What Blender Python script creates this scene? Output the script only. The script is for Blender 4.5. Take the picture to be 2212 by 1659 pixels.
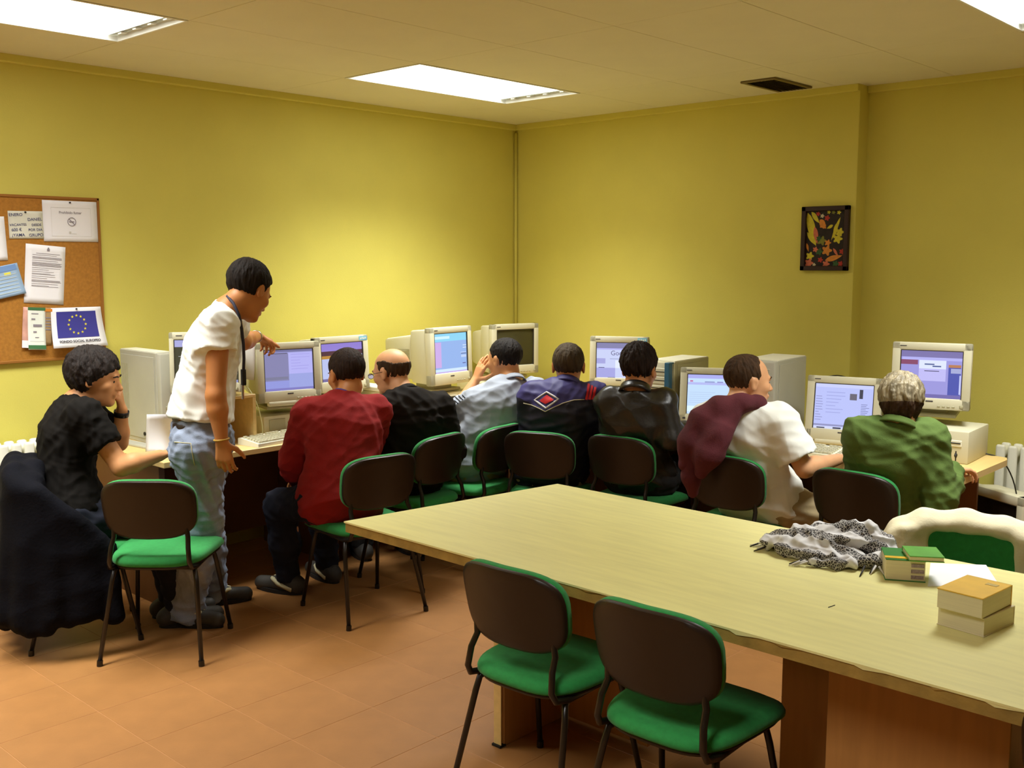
import bpy, bmesh, math, random
import numpy as np
from mathutils import Vector, Matrix
random.seed(7)
for o in list(bpy.data.objects): bpy.data.objects.remove(o)
scene = bpy.context.scene
COL = scene.collection
R = math.radians
# ------------------------------------------------------------------ camera, world, exposure
CAMZ, PITCH, YAW, FPX = 1.70, R(6.85), R(43.0), 2230.0
cam_d = bpy.data.cameras.new('camera'); cam_d.sensor_width = 36.0; cam_d.lens = 36.0 * FPX / 2212.0
cam = bpy.data.objects.new('camera', cam_d); COL.objects.link(cam)
cam.location = (0, 0, CAMZ); cam.rotation_euler = (math.pi / 2 - PITCH, 0, YAW - math.pi / 2)
scene.camera = cam
world = bpy.data.worlds.new('room_world'); scene.world = world; world.use_nodes = True
world.node_tree.nodes['Background'].inputs[0].default_value = (0.02, 0.02, 0.018, 1)
world.node_tree.nodes['Background'].inputs[1].default_value = 0.3
scene.view_settings.view_transform = 'Standard'; scene.view_settings.look = 'None'
scene.view_settings.exposure = 0.0; scene.view_settings.gamma = 1.0
scene.view_settings.use_curve_mapping = False
LAMP_W, LAMP_COL, LAMP_SPREAD = 33.0, (0.975, 1.0, 0.97), R(107)
try:
    scene.cycles.max_bounces = 8; scene.cycles.diffuse_bounces = 5
except Exception: pass
# ------------------------------------------------------------------ room measures (metres)
CEIL = 2.70
WALL_Y, WALL_X, RECESS_X, RECESS_Y = 5.37, 5.80, 5.92, 2.68
DESK_Z = 0.74
_fw = np.array([math.cos(YAW) * math.cos(PITCH), math.sin(YAW) * math.cos(PITCH), -math.sin(PITCH)])
_rt = np.array([math.sin(YAW), -math.cos(YAW), 0.0]); _up = np.cross(_rt, _fw)
_hf = np.array([math.cos(YAW), math.sin(YAW), 0.0]); _C = np.array([0, 0, CAMZ])
def _ray(u, v): return _fw + _rt * (u - 1106) / FPX - _up * (v - 829.5) / FPX
def at(u, v, D): d = _ray(u, v); return _C + d * (D / (d @ _hf))          # D metres into the room
def onz(u, v, z): d = _ray(u, v); return _C + d * ((z - CAMZ) / d[2])
def onx(u, v, x): d = _ray(u, v); return _C + d * (x / d[0])
def ony(u, v, y): d = _ray(u, v); return _C + d * (y / d[1])
# ------------------------------------------------------------------ materials
def lin(c):
    return tuple(((x / 255) / 12.92 if x / 255 <= 0.04045 else ((x / 255 + 0.055) / 1.055) ** 2.4) for x in c)
MATS = {}
def mat(name, col, rough=0.6, vary=0.08, vscale=6.0, bump=0.0, bscale=60.0, metal=0.0, spec=0.4, stretch=(1, 1, 1), coat=0.0, sheen=0.0):
    if name in MATS: return MATS[name]
    m = bpy.data.materials.new(name); m.use_nodes = True; nt = m.node_tree; b = nt.nodes['Principled BSDF']
    c = lin(col)
    b.inputs['Roughness'].default_value = rough; b.inputs['Metallic'].default_value = metal
    b.inputs['Specular IOR Level'].default_value = spec; b.inputs['Coat Weight'].default_value = coat
    if sheen: b.inputs['Sheen Weight'].default_value = sheen
    tc = nt.nodes.new('ShaderNodeTexCoord'); mp = nt.nodes.new('ShaderNodeMapping'); mp.inputs['Scale'].default_value = stretch
    nt.links.new(tc.outputs['Object'], mp.inputs['Vector'])
    n = nt.nodes.new('ShaderNodeTexNoise'); n.inputs['Scale'].default_value = vscale; n.inputs['Detail'].default_value = 4
    nt.links.new(mp.outputs[0], n.inputs['Vector'])
    rp = nt.nodes.new('ShaderNodeValToRGB')
    rp.color_ramp.elements[0].position = 0.3; rp.color_ramp.elements[1].position = 0.7
    rp.color_ramp.elements[0].color = tuple(max(0, x * (1 - vary)) for x in c) + (1,)
    rp.color_ramp.elements[1].color = tuple(min(1, x * (1 + vary)) for x in c) + (1,)
    nt.links.new(n.outputs['Fac'], rp.inputs['Fac']); nt.links.new(rp.outputs[0], b.inputs['Base Color'])
    if bump:
        n2 = nt.nodes.new('ShaderNodeTexNoise'); n2.inputs['Scale'].default_value = bscale; n2.inputs['Detail'].default_value = 3
        nt.links.new(mp.outputs[0], n2.inputs['Vector'])
        bp = nt.nodes.new('ShaderNodeBump'); bp.inputs['Strength'].default_value = bump; bp.inputs['Distance'].default_value = 0.01
        nt.links.new(n2.outputs['Fac'], bp.inputs['Height']); nt.links.new(bp.outputs[0], b.inputs['Normal'])
    MATS[name] = m; return m
def glow(name, col, strength=1.0):
    if name in MATS: return MATS[name]
    m = bpy.data.materials.new(name); m.use_nodes = True; nt = m.node_tree
    b = nt.nodes['Principled BSDF']; b.inputs['Base Color'].default_value = (0.01, 0.01, 0.012, 1)
    b.inputs['Roughness'].default_value = 0.25; b.inputs['Specular IOR Level'].default_value = 0.2
    b.inputs['Emission Color'].default_value = lin(col) + (1,); b.inputs['Emission Strength'].default_value = strength
    MATS[name] = m; return m
# ------------------------------------------------------------------ objects
def tag(o, label=None, cat=None, group=None, kind=None):
    if label: o['label'] = label
    if cat: o['category'] = cat
    if group: o['group'] = group
    if kind: o['kind'] = kind
    return o
def thing(name, label, cat, loc=(0, 0, 0), rz=0.0, group=None):
    o = bpy.data.objects.new(name, None); COL.objects.link(o); o.empty_display_size = 0.05
    o.location = tuple(float(c) for c in loc); o.rotation_euler = (0, 0, rz)
    return tag(o, label, cat, group)
def link_mesh(name, me, m, parent=None):
    o = bpy.data.objects.new(name, me); COL.objects.link(o)
    for x in (m if isinstance(m, (list, tuple)) else [m]): me.materials.append(x)
    if parent is not None: o.parent = parent
    return o
def copy_tree(o, parent=None):
    c = o.copy(); COL.objects.link(c); c.parent = parent
    for ch in list(o.children): copy_tree(ch, c)
    return c
class MB:
    def __init__(s): s.bm = bmesh.new(); s.mi = 0
    def _fin(s, geom_faces):
        for f in geom_faces: f.material_index = s.mi
    def box(s, c, size, rot=None, bev=0.0, seg=2, taper=None):
        r = bmesh.ops.create_cube(s.bm, size=1.0); vs = r['verts']
        for v in vs:
            k = 1.0
            v.co = Vector((v.co.x * size[0], v.co.y * size[1], v.co.z * size[2]))
            if taper and v.co[taper[0]] * taper[1] > 0:
                for i, t in enumerate(taper[2]): v.co[i] *= t
        fs = set(f for v in vs for f in v.link_faces)
        if bev:
            es = list(set(e for v in vs for e in v.link_edges))
            rr = bmesh.ops.bevel(s.bm, geom=es, offset=bev, segments=seg, affect='EDGES', profile=0.5)
            vs = list(set(v for f in rr['faces'] for v in f.verts) | set(v for v in vs if v.is_valid))
            fs = set(f for v in vs for f in v.link_faces)
        M = (rot.to_matrix() if hasattr(rot, 'to_matrix') else rot) if rot is not None else None
        for v in vs:
            if M is not None: v.co = M @ v.co
            v.co += Vector(c)
        s._fin(fs); return s
    def tube(s, pts, r, n=10, cap=True, closed=False):
        pts = [Vector([float(c) for c in p]) for p in pts]; rings = []; m = len(pts); up = None
        for i, p in enumerate(pts):
            if closed: t = (pts[(i + 1) % m] - pts[i - 1]).normalized()
            else: t = (pts[min(i + 1, m - 1)] - pts[max(i - 1, 0)]).normalized()
            if up is None: up = Vector((0, 0, 1)) if abs(t.z) < 0.9 else Vector((1, 0, 0))
            a = t.cross(up).normalized(); b = a.cross(t).normalized(); up = b
            rr = r[i] if isinstance(r, (list, tuple)) else r
            rings.append([s.bm.verts.new(p + (a * math.cos(2 * math.pi * k / n) + b * math.sin(2 * math.pi * k / n)) * rr) for k in range(n)])
        fs = []
        for i in range(m if closed else m - 1):
            A, B = rings[i], rings[(i + 1) % m]
            for k in range(n): fs.append(s.bm.faces.new((A[k], A[(k + 1) % n], B[(k + 1) % n], B[k])))
        if cap and not closed:
            fs.append(s.bm.faces.new(rings[0][::-1])); fs.append(s.bm.faces.new(rings[-1]))
        s._fin(fs); return s
    def prism(s, outline, h0, h1, f):            # outline of 2-D points, f maps (a, b, h) to a point
        A = [s.bm.verts.new(f(a, b, h0)) for a, b in outline]; B = [s.bm.verts.new(f(a, b, h1)) for a, b in outline]
        n = len(outline); fs = [s.bm.faces.new(A[::-1]), s.bm.faces.new(B)]
        for k in range(n): fs.append(s.bm.faces.new((A[k], A[(k + 1) % n], B[(k + 1) % n], B[k])))
        s._fin(fs); return s
    def quad(s, pts):
        s._fin([s.bm.faces.new([s.bm.verts.new(Vector([float(c) for c in p])) for p in pts])]); return s
    def grid(s, f, nu, nv, thick=0.0):           # f(u, v) -> point, u, v in 0..1
        vs = [[s.bm.verts.new(f(i / nu, j / nv)) for j in range(nv + 1)] for i in range(nu + 1)]
        fs = [s.bm.faces.new((vs[i][j], vs[i + 1][j], vs[i + 1][j + 1], vs[i][j + 1])) for i in range(nu) for j in range(nv)]
        if thick:
            bmesh.ops.recalc_face_normals(s.bm, faces=fs)
            r = bmesh.ops.solidify(s.bm, geom=fs, thickness=thick)
            fs += [g for g in r['geom'] if isinstance(g, bmesh.types.BMFace)]
        s._fin([f_ for f_ in fs if f_.is_valid]); return s
    def build(s, name, m, parent=None, smooth=False, angle=None):
        bmesh.ops.recalc_face_normals(s.bm, faces=s.bm.faces[:])
        me = bpy.data.meshes.new(name); s.bm.to_mesh(me); s.bm.free()
        if smooth:
            me.polygons.foreach_set('use_smooth', [True] * len(me.polygons))
            if angle:
                try: me.set_sharp_from_angle(angle=R(angle))
                except Exception: pass
        return link_mesh(name, me, m, parent)
def text_mesh(name, txt, size, m, parent, loc, rot, align='CENTER', bold=0.0):
    cu = bpy.data.curves.new('text', 'FONT'); cu.body = txt; cu.size = size; cu.align_x = align; cu.align_y = 'CENTER'; cu.offset = bold
    t = bpy.data.objects.new('text', cu); COL.objects.link(t)
    dg = bpy.context.evaluated_depsgraph_get(); me = bpy.data.meshes.new_from_object(t.evaluated_get(dg))
    bpy.data.objects.remove(t); bpy.data.curves.remove(cu)
    me.materials.clear(); o = link_mesh(name, me, m, parent); o.location = loc; o.rotation_euler = rot
    return o
def rrect(w, h, r, n=5):
    out = []
    for cx, cy, a0 in ((w/2-r, h/2-r, 0), (-w/2+r, h/2-r, 90), (-w/2+r, -h/2+r, 180), (w/2-r, -h/2+r, 270)):
        for i in range(n + 1):
            a = R(a0 + 90 * i / n); out.append((cx + r * math.cos(a), cy + r * math.sin(a)))
    return out
# ------------------------------------------------------------------ signed-distance modelling (bodies, cloth)
def cap(a, b, ra, rb=None, flat=None, k=0.03, cuta=False, cutb=False, sub=False):
    return dict(t='cap', a=np.array(a, float), b=np.array(b, float), ra=ra, rb=ra if rb is None else rb, flat=flat, k=k, cuta=cuta, cutb=cutb, sub=sub)
def ell(c, r, M=None, k=0.02, sub=False):
    return dict(t='ell', c=np.array(c, float), r=np.array(r, float), M=np.eye(3) if M is None else np.array(M, float), k=k, sub=sub)
def fnp(fn, lo, hi, k=0.01, sub=False): return dict(t='fn', fn=fn, lo=np.array(lo, float), hi=np.array(hi, float), k=k, sub=sub)
def chain(pts, rs, **kw): return [cap(pts[i], pts[i + 1], rs[i], rs[i + 1], **kw) for i in range(len(pts) - 1)]
def _bb(p):
    if p['t'] == 'cap':
        r = max(p['ra'], p['rb']); s = 1.0
        if p['flat'] is not None and p['flat'][1] < 1: s = 1 / p['flat'][1]
        return np.minimum(p['a'], p['b']) - r * s, np.maximum(p['a'], p['b']) + r * s
    if p['t'] == 'ell': m = p['r'].max(); return p['c'] - m, p['c'] + m
    return p['lo'], p['hi']
def _dist(p, X, Y, Z):
    if p['t'] == 'cap':
        a, ba = p['a'], p['b'] - p['a']; L2 = max(ba @ ba, 1e-9)
        px, py, pz = X - a[0], Y - a[1], Z - a[2]; tt = (px * ba[0] + py * ba[1] + pz * ba[2]) / L2
        h = np.clip(tt, 0, 1); dx, dy, dz = px - ba[0] * h, py - ba[1] * h, pz - ba[2] * h
        q = dx * dx + dy * dy + dz * dz
        if p['flat'] is not None:
            n, s = p['flat']; dn = dx * n[0] + dy * n[1] + dz * n[2]; q = q + (s * s - 1) * dn * dn
        d = np.sqrt(np.maximum(q, 1e-12)) - (p['ra'] + (p['rb'] - p['ra']) * h)
        L = math.sqrt(L2)
        if p['cutb']: d = np.maximum(d, (tt - 1) * L)
        if p['cuta']: d = np.maximum(d, -tt * L)
        return d
    if p['t'] == 'ell':
        c, M, r = p['c'], p['M'], p['r']; x, y, z = X - c[0], Y - c[1], Z - c[2]
        q = [(x * M[0, i] + y * M[1, i] + z * M[2, i]) / r[i] for i in range(3)]
        k0 = np.sqrt(q[0] ** 2 + q[1] ** 2 + q[2] ** 2); k1 = np.sqrt((q[0] / r[0]) ** 2 + (q[1] / r[1]) ** 2 + (q[2] / r[2]) ** 2)
        return k0 * (k0 - 1) / np.maximum(k1, 1e-6)
    return p['fn'](X, Y, Z)
def sdf_mesh(name, prims, vox, m, parent, base, wrinkle=None, post=None):
    lo = np.min([_bb(p)[0] for p in prims if not p['sub']], axis=0) - 3 * vox - 0.01
    hi = np.max([_bb(p)[1] for p in prims if not p['sub']], axis=0) + 3 * vox + 0.01
    n = np.ceil((hi - lo) / vox).astype(int) + 1
    ax = [(lo[i] + vox * np.arange(n[i])).astype(np.float32) for i in range(3)]
    f = np.full(tuple(n), 0.05, np.float32)
    for p in prims:
        b0, b1 = _bb(p); pad = p['k'] + 0.02 + vox
        i0 = np.clip(np.floor((b0 - pad - lo) / vox).astype(int), 0, n); i1 = np.clip(np.ceil((b1 + pad - lo) / vox).astype(int) + 1, 0, n)
        if np.any(i1 <= i0): continue
        sl = tuple(slice(i0[i], i1[i]) for i in range(3))
        X = ax[0][sl[0]][:, None, None]; Y = ax[1][sl[1]][None, :, None]; Z = ax[2][sl[2]][None, None, :]
        d = _dist(p, X, Y, Z).astype(np.float32); s = f[sl]; k = max(p['k'], 1e-4)
        if p['sub']:
            d = -d; h = np.clip(0.5 - 0.5 * (s - d) / k, 0, 1); f[sl] = s * (1 - h) + d * h + k * h * (1 - h)
        else:
            h = np.clip(0.5 + 0.5 * (s - d) / k, 0, 1); f[sl] = s * (1 - h) + d * h - k * h * (1 - h)
    ins = f < 0
    c = [ins[i:n[0]-1+i, j:n[1]-1+j, k:n[2]-1+k] for i in (0, 1) for j in (0, 1) for k in (0, 1)]
    anyc = c[0].copy(); allc = c[0].copy()
    for q in c[1:]: anyc |= q; allc &= q
    I = np.argwhere(anyc & ~allc)
    if len(I) == 0: raise RuntimeError('empty ' + name)
    offs = np.array([(i, j, k) for i in (0, 1) for j in (0, 1) for k in (0, 1)])
    val = np.stack([f[I[:, 0] + o[0], I[:, 1] + o[1], I[:, 2] + o[2]] for o in offs], 1)
    P = np.zeros((len(I), 3)); cnt = np.zeros(len(I))
    for a in range(8):
        for b in range(a + 1, 8):
            if np.abs(offs[a] - offs[b]).sum() != 1: continue
            cr = (val[:, a] < 0) != (val[:, b] < 0); t = val[:, a] / np.where(cr, val[:, a] - val[:, b], 1)
            P += np.where(cr[:, None], offs[a] + t[:, None] * (offs[b] - offs[a]), 0); cnt += cr
    V = lo + vox * (I + P / cnt[:, None])
    idx = np.full(tuple(n - 1), -1, np.int64); idx[I[:, 0], I[:, 1], I[:, 2]] = np.arange(len(I))
    F = []
    for a in range(3):
        b, cc = (a + 1) % 3, (a + 2) % 3
        s0 = [slice(None)] * 3; s1 = [slice(None)] * 3
        s0[a] = slice(0, n[a] - 1); s1[a] = slice(1, n[a])
        for q in (b, cc): s0[q] = s1[q] = slice(1, n[q] - 1)
        A, B = ins[tuple(s0)], ins[tuple(s1)]; E = np.argwhere(A != B)
        if not len(E): continue
        flip = A[E[:, 0], E[:, 1], E[:, 2]]
        g = E.copy(); g[:, b] += 1; g[:, cc] += 1
        eb = np.zeros(3, int); eb[b] = 1; ec = np.zeros(3, int); ec[cc] = 1
        q = [g - eb - ec, g - ec, g, g - eb]
        ids = np.stack([idx[z[:, 0], z[:, 1], z[:, 2]] for z in q], 1)
        ids[~flip] = ids[~flip][:, ::-1]; F.append(ids)
    F = np.concatenate(F); F = F[(F >= 0).all(1)]
    if wrinkle is not None or post is not None:
        e1 = V[F[:, 2]] - V[F[:, 0]]; e2 = V[F[:, 3]] - V[F[:, 1]]; fn = np.cross(e1, e2)
        N = np.zeros_like(V)
        for i in range(4): np.add.at(N, F[:, i], fn)
        N /= np.maximum(np.linalg.norm(N, axis=1), 1e-9)[:, None]
        if wrinkle is not None: V = V + N * wrinkle(V)[:, None]
        if post is not None: V = post(V, N)
    V = V - np.array(base, float)
    me = bpy.data.meshes.new(name); me.vertices.add(len(V)); me.vertices.foreach_set('co', V.astype(np.float32).ravel())
    me.loops.add(4 * len(F)); me.polygons.add(len(F))
    me.polygons.foreach_set('loop_start', np.arange(0, 4 * len(F), 4, dtype=np.int32))
    me.loops.foreach_set('vertex_index', F.astype(np.int32).ravel())
    me.polygons.foreach_set('use_smooth', np.ones(len(F), bool))
    me.update(calc_edges=True); me.validate()
    return link_mesh(name, me, m, parent)
def folds(amp, freq, seed, vert=1.0):
    rg = np.random.RandomState(seed); W = []
    for i in range(5):
        d = rg.normal(size=3); d[2] *= vert; d /= np.linalg.norm(d); e = rg.normal(size=3); e /= np.linalg.norm(e)
        W.append((d * freq * (0.7 + 0.35 * i), e * freq * 0.45, rg.uniform(0, 6.28), 1.0 / (1 + 0.4 * i)))
    def w(V):
        s = 0
        for d, e, ph, a in W: s = s + a * (1 - 1.6 * np.abs(np.sin(V @ d * 0.5 + 1.3 * np.sin(V @ e + ph) + ph)) )
        return amp * s / 2.2
    return w
# ------------------------------------------------------------------ materials of the room
M_WALL = mat('wall_yellow', (214, 203, 97), rough=0.75, vary=0.03, vscale=3, bump=0.08, bscale=160)
M_CEIL = mat('ceiling_cream', (226, 219, 188), rough=0.9, vary=0.02, vscale=4)
M_CEILB = mat('ceiling_joint', (120, 108, 80), rough=0.9)
M_TILE = mat('floor_tile_terracotta', (154, 106, 58), rough=0.45, vary=0.07, vscale=9, bump=0.03, bscale=90, spec=0.35)
M_GROUT = mat('floor_joint', (166, 116, 68), rough=0.7)
M_WOOD = mat('table_maple', (224, 217, 150), rough=0.36, vary=0.06, vscale=5, stretch=(9, 0.9, 9), spec=0.45)
M_WOODEDGE = mat('table_edge_worn', (150, 122, 58), rough=0.6, vary=0.25, vscale=14, bump=0.25, bscale=40)
M_PED = mat('pedestal_beech', (176, 124, 66), rough=0.5, vary=0.08, vscale=5, stretch=(8, 8, 0.8))
M_DESK = mat('desk_beech', (220, 190, 124), rough=0.4, vary=0.07, vscale=5, stretch=(1, 8, 8))
M_DARKPANEL = mat('desk_panel', (110, 70, 34), rough=0.6, vary=0.1, vscale=5)
M_LAMPWHITE = mat('lamp_white', (235, 235, 225), rough=0.4, vary=0.01)
def struct(o): return tag(o, kind='structure')
# ------------------------------------------------------------------ shell
X0, Y0 = -2.9, -3.4
# floor: slab with joints, tiles laid on it
fl = MB(); fl.box(((X0 + 6.1) / 2, (Y0 + WALL_Y + .1) / 2, -0.051), (6.1 - X0, WALL_Y + .1 - Y0, 0.1)); floor = struct(fl.build('floor', M_GROUT))
TP = 0.3655; tme = None
for i in range(-3, 11):
    for j in range(-6, 8):
        x0, y0 = 2.03 + i * TP, 2.60 + j * TP
        x1, y1 = min(x0 + TP, WALL_X), min(y0 + TP, WALL_Y)
        if x1 - x0 < .05 or y1 - y0 < .05: continue
        full = x1 - x0 > TP - .001 and y1 - y0 > TP - .001
        if full and tme:
            t = bpy.data.objects.new('floor_tile', tme); COL.objects.link(t); t.parent = floor
        else:
            b = MB(); b.box((0, 0, -0.003), (x1 - x0 - .0028, y1 - y0 - .0028, .006), bev=.0008, seg=1)
            t = b.build('floor_tile', M_TILE, floor)
            if full: tme = t.data
        t.location = ((x0 + x1) / 2, (y0 + y1) / 2, 0.0)
o = MB(); 
for (a, b_, c, d) in ((X0, Y0, 2.03 - 3 * TP, WALL_Y), (2.03 - 3 * TP, Y0, 6.0, 2.60 - 6 * TP)):
    o.box(((a + c) / 2, (b_ + d) / 2, -.003), (c - a, d - b_, .006))
tag(o.build('floor_tile_field', M_TILE, floor), kind='stuff')
# walls
w = MB(); w.box(((X0 + WALL_X) / 2, WALL_Y + .06, CEIL / 2 + .05), (WALL_X - X0, .12, CEIL + .1)); struct(w.build('wall_left', M_WALL))
w = MB(); w.box((WALL_X + .12, (RECESS_Y + WALL_Y + .12) / 2, CEIL / 2 + .05), (.24, WALL_Y + .12 - RECESS_Y, CEIL + .1), bev=.004)
struct(w.build('wall_right', M_WALL))
w = MB(); w.box((RECESS_X + .06, (Y0 + RECESS_Y) / 2, CEIL / 2 + .05), (.12, RECESS_Y - Y0, CEIL + .1)); struct(w.build('wall_right_recess', M_WALL))
w = MB(); w.box((X0 - .06, (Y0 + WALL_Y) / 2, CEIL / 2 + .05), (.12, WALL_Y - Y0, CEIL + .1)); struct(w.build('wall_back', M_WALL))
w = MB(); w.box(((X0 + 6.04) / 2, Y0 - .06, CEIL / 2 + .05), (6.04 - X0, .12, CEIL + .1)); struct(w.build('wall_near', M_WALL))
# ceiling: backing and hung panels
PX, PY = 1.30, 0.6225
FX = [-0.24, 1.06, 3.66]; FY = [0.945, 4.06]
cb = MB(); cb.box(((X0 + 6.1) / 2, (Y0 + WALL_Y + .1) / 2, CEIL + .16), (6.1 - X0, WALL_Y + .1 - Y0, .04)); ceiling = struct(cb.build('ceiling', M_CEILB))
pme = None
for i in range(-4, 5):
    for j in range(-13, 9):
        x0, y0 = 1.06 + i * PX, 2.19 + j * PY
        if any(abs(x0 - a) < .1 for a in FX) and any(abs(y0 - b) < .12 for b in FY): continue
        xa, xb, ya, yb = max(x0, X0), min(x0 + PX, RECESS_X), max(y0, Y0), min(y0 + PY, WALL_Y)
        if xb - xa < .04 or yb - ya < .04: continue
        full = xb - xa > PX - .001 and yb - ya > PY - .001
        if full and pme:
            t = bpy.data.objects.new('ceiling_panel', pme); COL.objects.link(t); t.parent = ceiling
        else:
            b = MB(); b.box((0, 0, .01), (xb - xa - .003, yb - ya - .003, .02), bev=.0015, seg=1); t = b.build('ceiling_panel', M_CEIL, ceiling)
            if full: pme = t.data
        t.location = ((xa + xb) / 2, (ya + yb) / 2, CEIL)
# cornice strip between walls and ceiling
def trim(name, x0, x1, y0, y1, z0, z1, m):
    b = MB(); b.box(((x0 + x1) / 2, (y0 + y1) / 2, (z0 + z1) / 2), (abs(x1 - x0), abs(y1 - y0), z1 - z0), bev=.006); return struct(b.build(name, m))
trim('trim_1', X0, WALL_X, WALL_Y - .03, WALL_Y + .01, CEIL - .04, CEIL + .004, M_WALL)
trim('trim_2', WALL_X - .03, WALL_X + .01, RECESS_Y, WALL_Y - .03, CEIL - .04, CEIL + .004, M_WALL)
trim('trim_3', RECESS_X - .03, RECESS_X + .01, Y0, RECESS_Y, CEIL - .04, CEIL + .004, M_WALL)
# painted conduit in the corner
b = MB(); b.tube([(WALL_X - .016, WALL_Y - .016, .75), (WALL_X - .016, WALL_Y - .016, CEIL - .06)], .012, 10)
tag(b.build('cable_conduit', M_WALL, None, True), 'thin yellow-painted conduit running up the room corner', 'conduit')
# ------------------------------------------------------------------ ceiling lights
M_TUBE = glow('lamp_diffuser', (255, 255, 250), 5.0)
M_LOUVRE = mat('lamp_reflector', (206, 214, 216), rough=0.25, metal=0.6, vary=0.02)
def ceiling_light(x0, y0, label, group=None):
    w_, d_ = PX, PY
    t = thing('ceiling_light', label, 'light', (x0 + w_ / 2, y0 + d_ / 2, CEIL), 0, group)
    b = MB()
    b.box((0, d_ / 2 - .006, .05), (w_ - .004, .008, .10)); b.box((0, -d_ / 2 + .006, .05), (w_ - .004, .008, .10))
    b.box((w_ / 2 - .006, 0, .05), (.008, d_ - .02, .10)); b.box((-w_ / 2 + .006, 0, .05), (.008, d_ - .02, .10))
    b.box((0, 0, .105), (w_ - .004, d_ - .004, .008)); b.build('housing', M_LAMPWHITE, t)
    b = MB()
    for s in (-1, 1):
        b.box((0, s * (d_ / 2 - .007), -.001), (w_ - .003, .012, .005), bev=.001, seg=1); b.box((s * (w_ / 2 - .007), 0, -.001), (.012, d_ - .026, .005), bev=.001, seg=1)
    b.build('frame', M_LAMPWHITE, t)
    b = MB(); b.box((0, 0, .028), (w_ - .11, d_ - .026, .004)); b.build('diffuser', M_TUBE, t)
    for s in (-1, 1):                                   # reflector plate at each end with the tube slots
        b = MB(); b.box((s * (w_ / 2 - .034), 0, .026), (.045, d_ - .03, .004), rot=Matrix.Rotation(s * -.2, 3, 'Y')); e = b.build('end_plate', M_LOUVRE, t)
        for k in range(4):
            b = MB(); b.box((s * (w_ / 2 - .034), -d_ / 2 + .11 + k * .135, .018), (.03, .03, .006), rot=Matrix.Rotation(s * -.2, 3, 'Y')); b.build('tube_slot', M_LAMPWHITE, e)
    L = bpy.data.lights.new('lamp_light', 'AREA'); L.shape = 'RECTANGLE'; L.size = w_ - .14; L.size_y = d_ - .06
    L.energy = LAMP_W; L.color = LAMP_COL; L.spread = LAMP_SPREAD
    lo = bpy.data.objects.new('lamp_light', L); COL.objects.link(lo); lo.parent = t; lo.location = (0, 0, .022)
    return t
ceiling_light(1.06, 4.06, 'recessed fluorescent ceiling light at top left, cut by the picture edge')
ceiling_light(3.66, 4.06, 'recessed fluorescent ceiling light in the middle, above the room corner')
ceiling_light(3.66, .945, 'recessed fluorescent ceiling light just showing at the top right')
ceiling_light(FX[0], FY[1], 'recessed fluorescent ceiling light out of frame, next to the one at top left')  # unseen light, added to brighten the left wall
ceiling_light(FX[0], FY[0], 'recessed fluorescent ceiling light out of frame, over the near left of the room')  # second added light out of view, lifts the left side of the room
# ceiling vent
M_VENT = mat('vent_metal', (70, 56, 40), rough=0.5, metal=0.3); M_VENTD = mat('vent_dark', (22, 18, 12), rough=0.8)
M_VENTF = mat('vent_frame', (120, 104, 60), rough=0.5)
t = thing('ceiling_vent', 'dark slatted air vent in the ceiling near the right wall', 'vent', (5.47, 3.03, CEIL))
b = MB(); b.box((0, 0, -.002), (.40, .20, .003)); b.build('backing', M_VENTD, t)
b = MB()
for s in (-1, 1): b.box((0, s * .10, -.006), (.43, .022, .012), bev=.003, seg=1); b.box((s * .205, 0, -.006), (.022, .19, .012), bev=.003, seg=1)
b.build('frame', M_VENTF, t)
for k in range(8):
    b = MB(); b.box((0, 0, 0), (.385, .017, .002), rot=Matrix.Rotation(R(35), 3, 'X')); s = b.build('slat', M_VENT, t); s.location = (0, -.079 + k * .0225, -.010)
# ------------------------------------------------------------------ big table
TX0, TX1, TY1, TY0 = 2.30, 3.335, 2.93, 0.05
t = thing('meeting_table', 'long pale maple meeting table with a chipped worn edge and panel legs', 'table', (2.82, 1.5, 0))
cx, cy = 2.82, 1.5
c4 = [(2.305, 3.00), (3.335, 2.842), (3.335, TY0), (2.30, TY0)]
b = MB(); b.prism([(x - cx, y - cy) for x, y in c4], DESK_Z - .006, DESK_Z, lambda a, b_, h: Vector((a, b_, h))); b.build('tabletop', M_WOOD, t)
c5 = [(2.308, 2.995), (3.332, 2.84), (3.332, TY0 + .002), (2.303, TY0 + .002)]
b = MB(); b.prism([(x - cx, y - cy) for x, y in c5], DESK_Z - .040, DESK_Z - .006, lambda a, b_, h: Vector((a, b_, h))); tag(b.build('edge_band', M_WOODEDGE, t), 'worn chipboard edge under the top')
rg = random.Random(3)
for k in range(11):                                     # torn strips of the edge veneer
    y = 2.2 - k * .17 + rg.uniform(-.05, .05); ln = rg.uniform(.04, .14); b = MB()
    hh = rg.uniform(.003, .008)
    b.prism([(y - ln / 2, -.004), (y + ln / 2, -.006), (y + ln * .3, -hh - .006), (y - ln * .2, -hh)], 0, .0025, lambda a, b_, h: Vector((2.3035 - h * .6 - cx, a - cy, DESK_Z + b_)))
    b.build('veneer_chip', M_WOOD if k % 2 else M_WOODEDGE, t)
b = MB(); b.box((2.51 + .30 - cx, 2.395 - cy, .35), (.60, .034, .70), bev=.002, seg=1); b.build('leg_panel', M_PED, t)
b = MB(); b.box((2.495 - cx, 2.395 - cy, .35), (.004, .034, .70)); b.build('edge_strip', M_DESK, t)
b = MB(); b.box((2.50 - cx, 2.395 - cy, .004), (.03, .04, .008)); b.build('foot_pad', M_VENTD, t)
b = MB(); b.box((2.83 - cx, 2.18 - cy, .36), (.034, .40, .68), bev=.002, seg=1); b.build('leg_panel', M_PED, t)
b = MB(); b.box((2.515 - cx, .95 - cy, .35), (.034, .46, .70), bev=.002, seg=1); b.build('leg_panel', M_PED, t)
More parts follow.
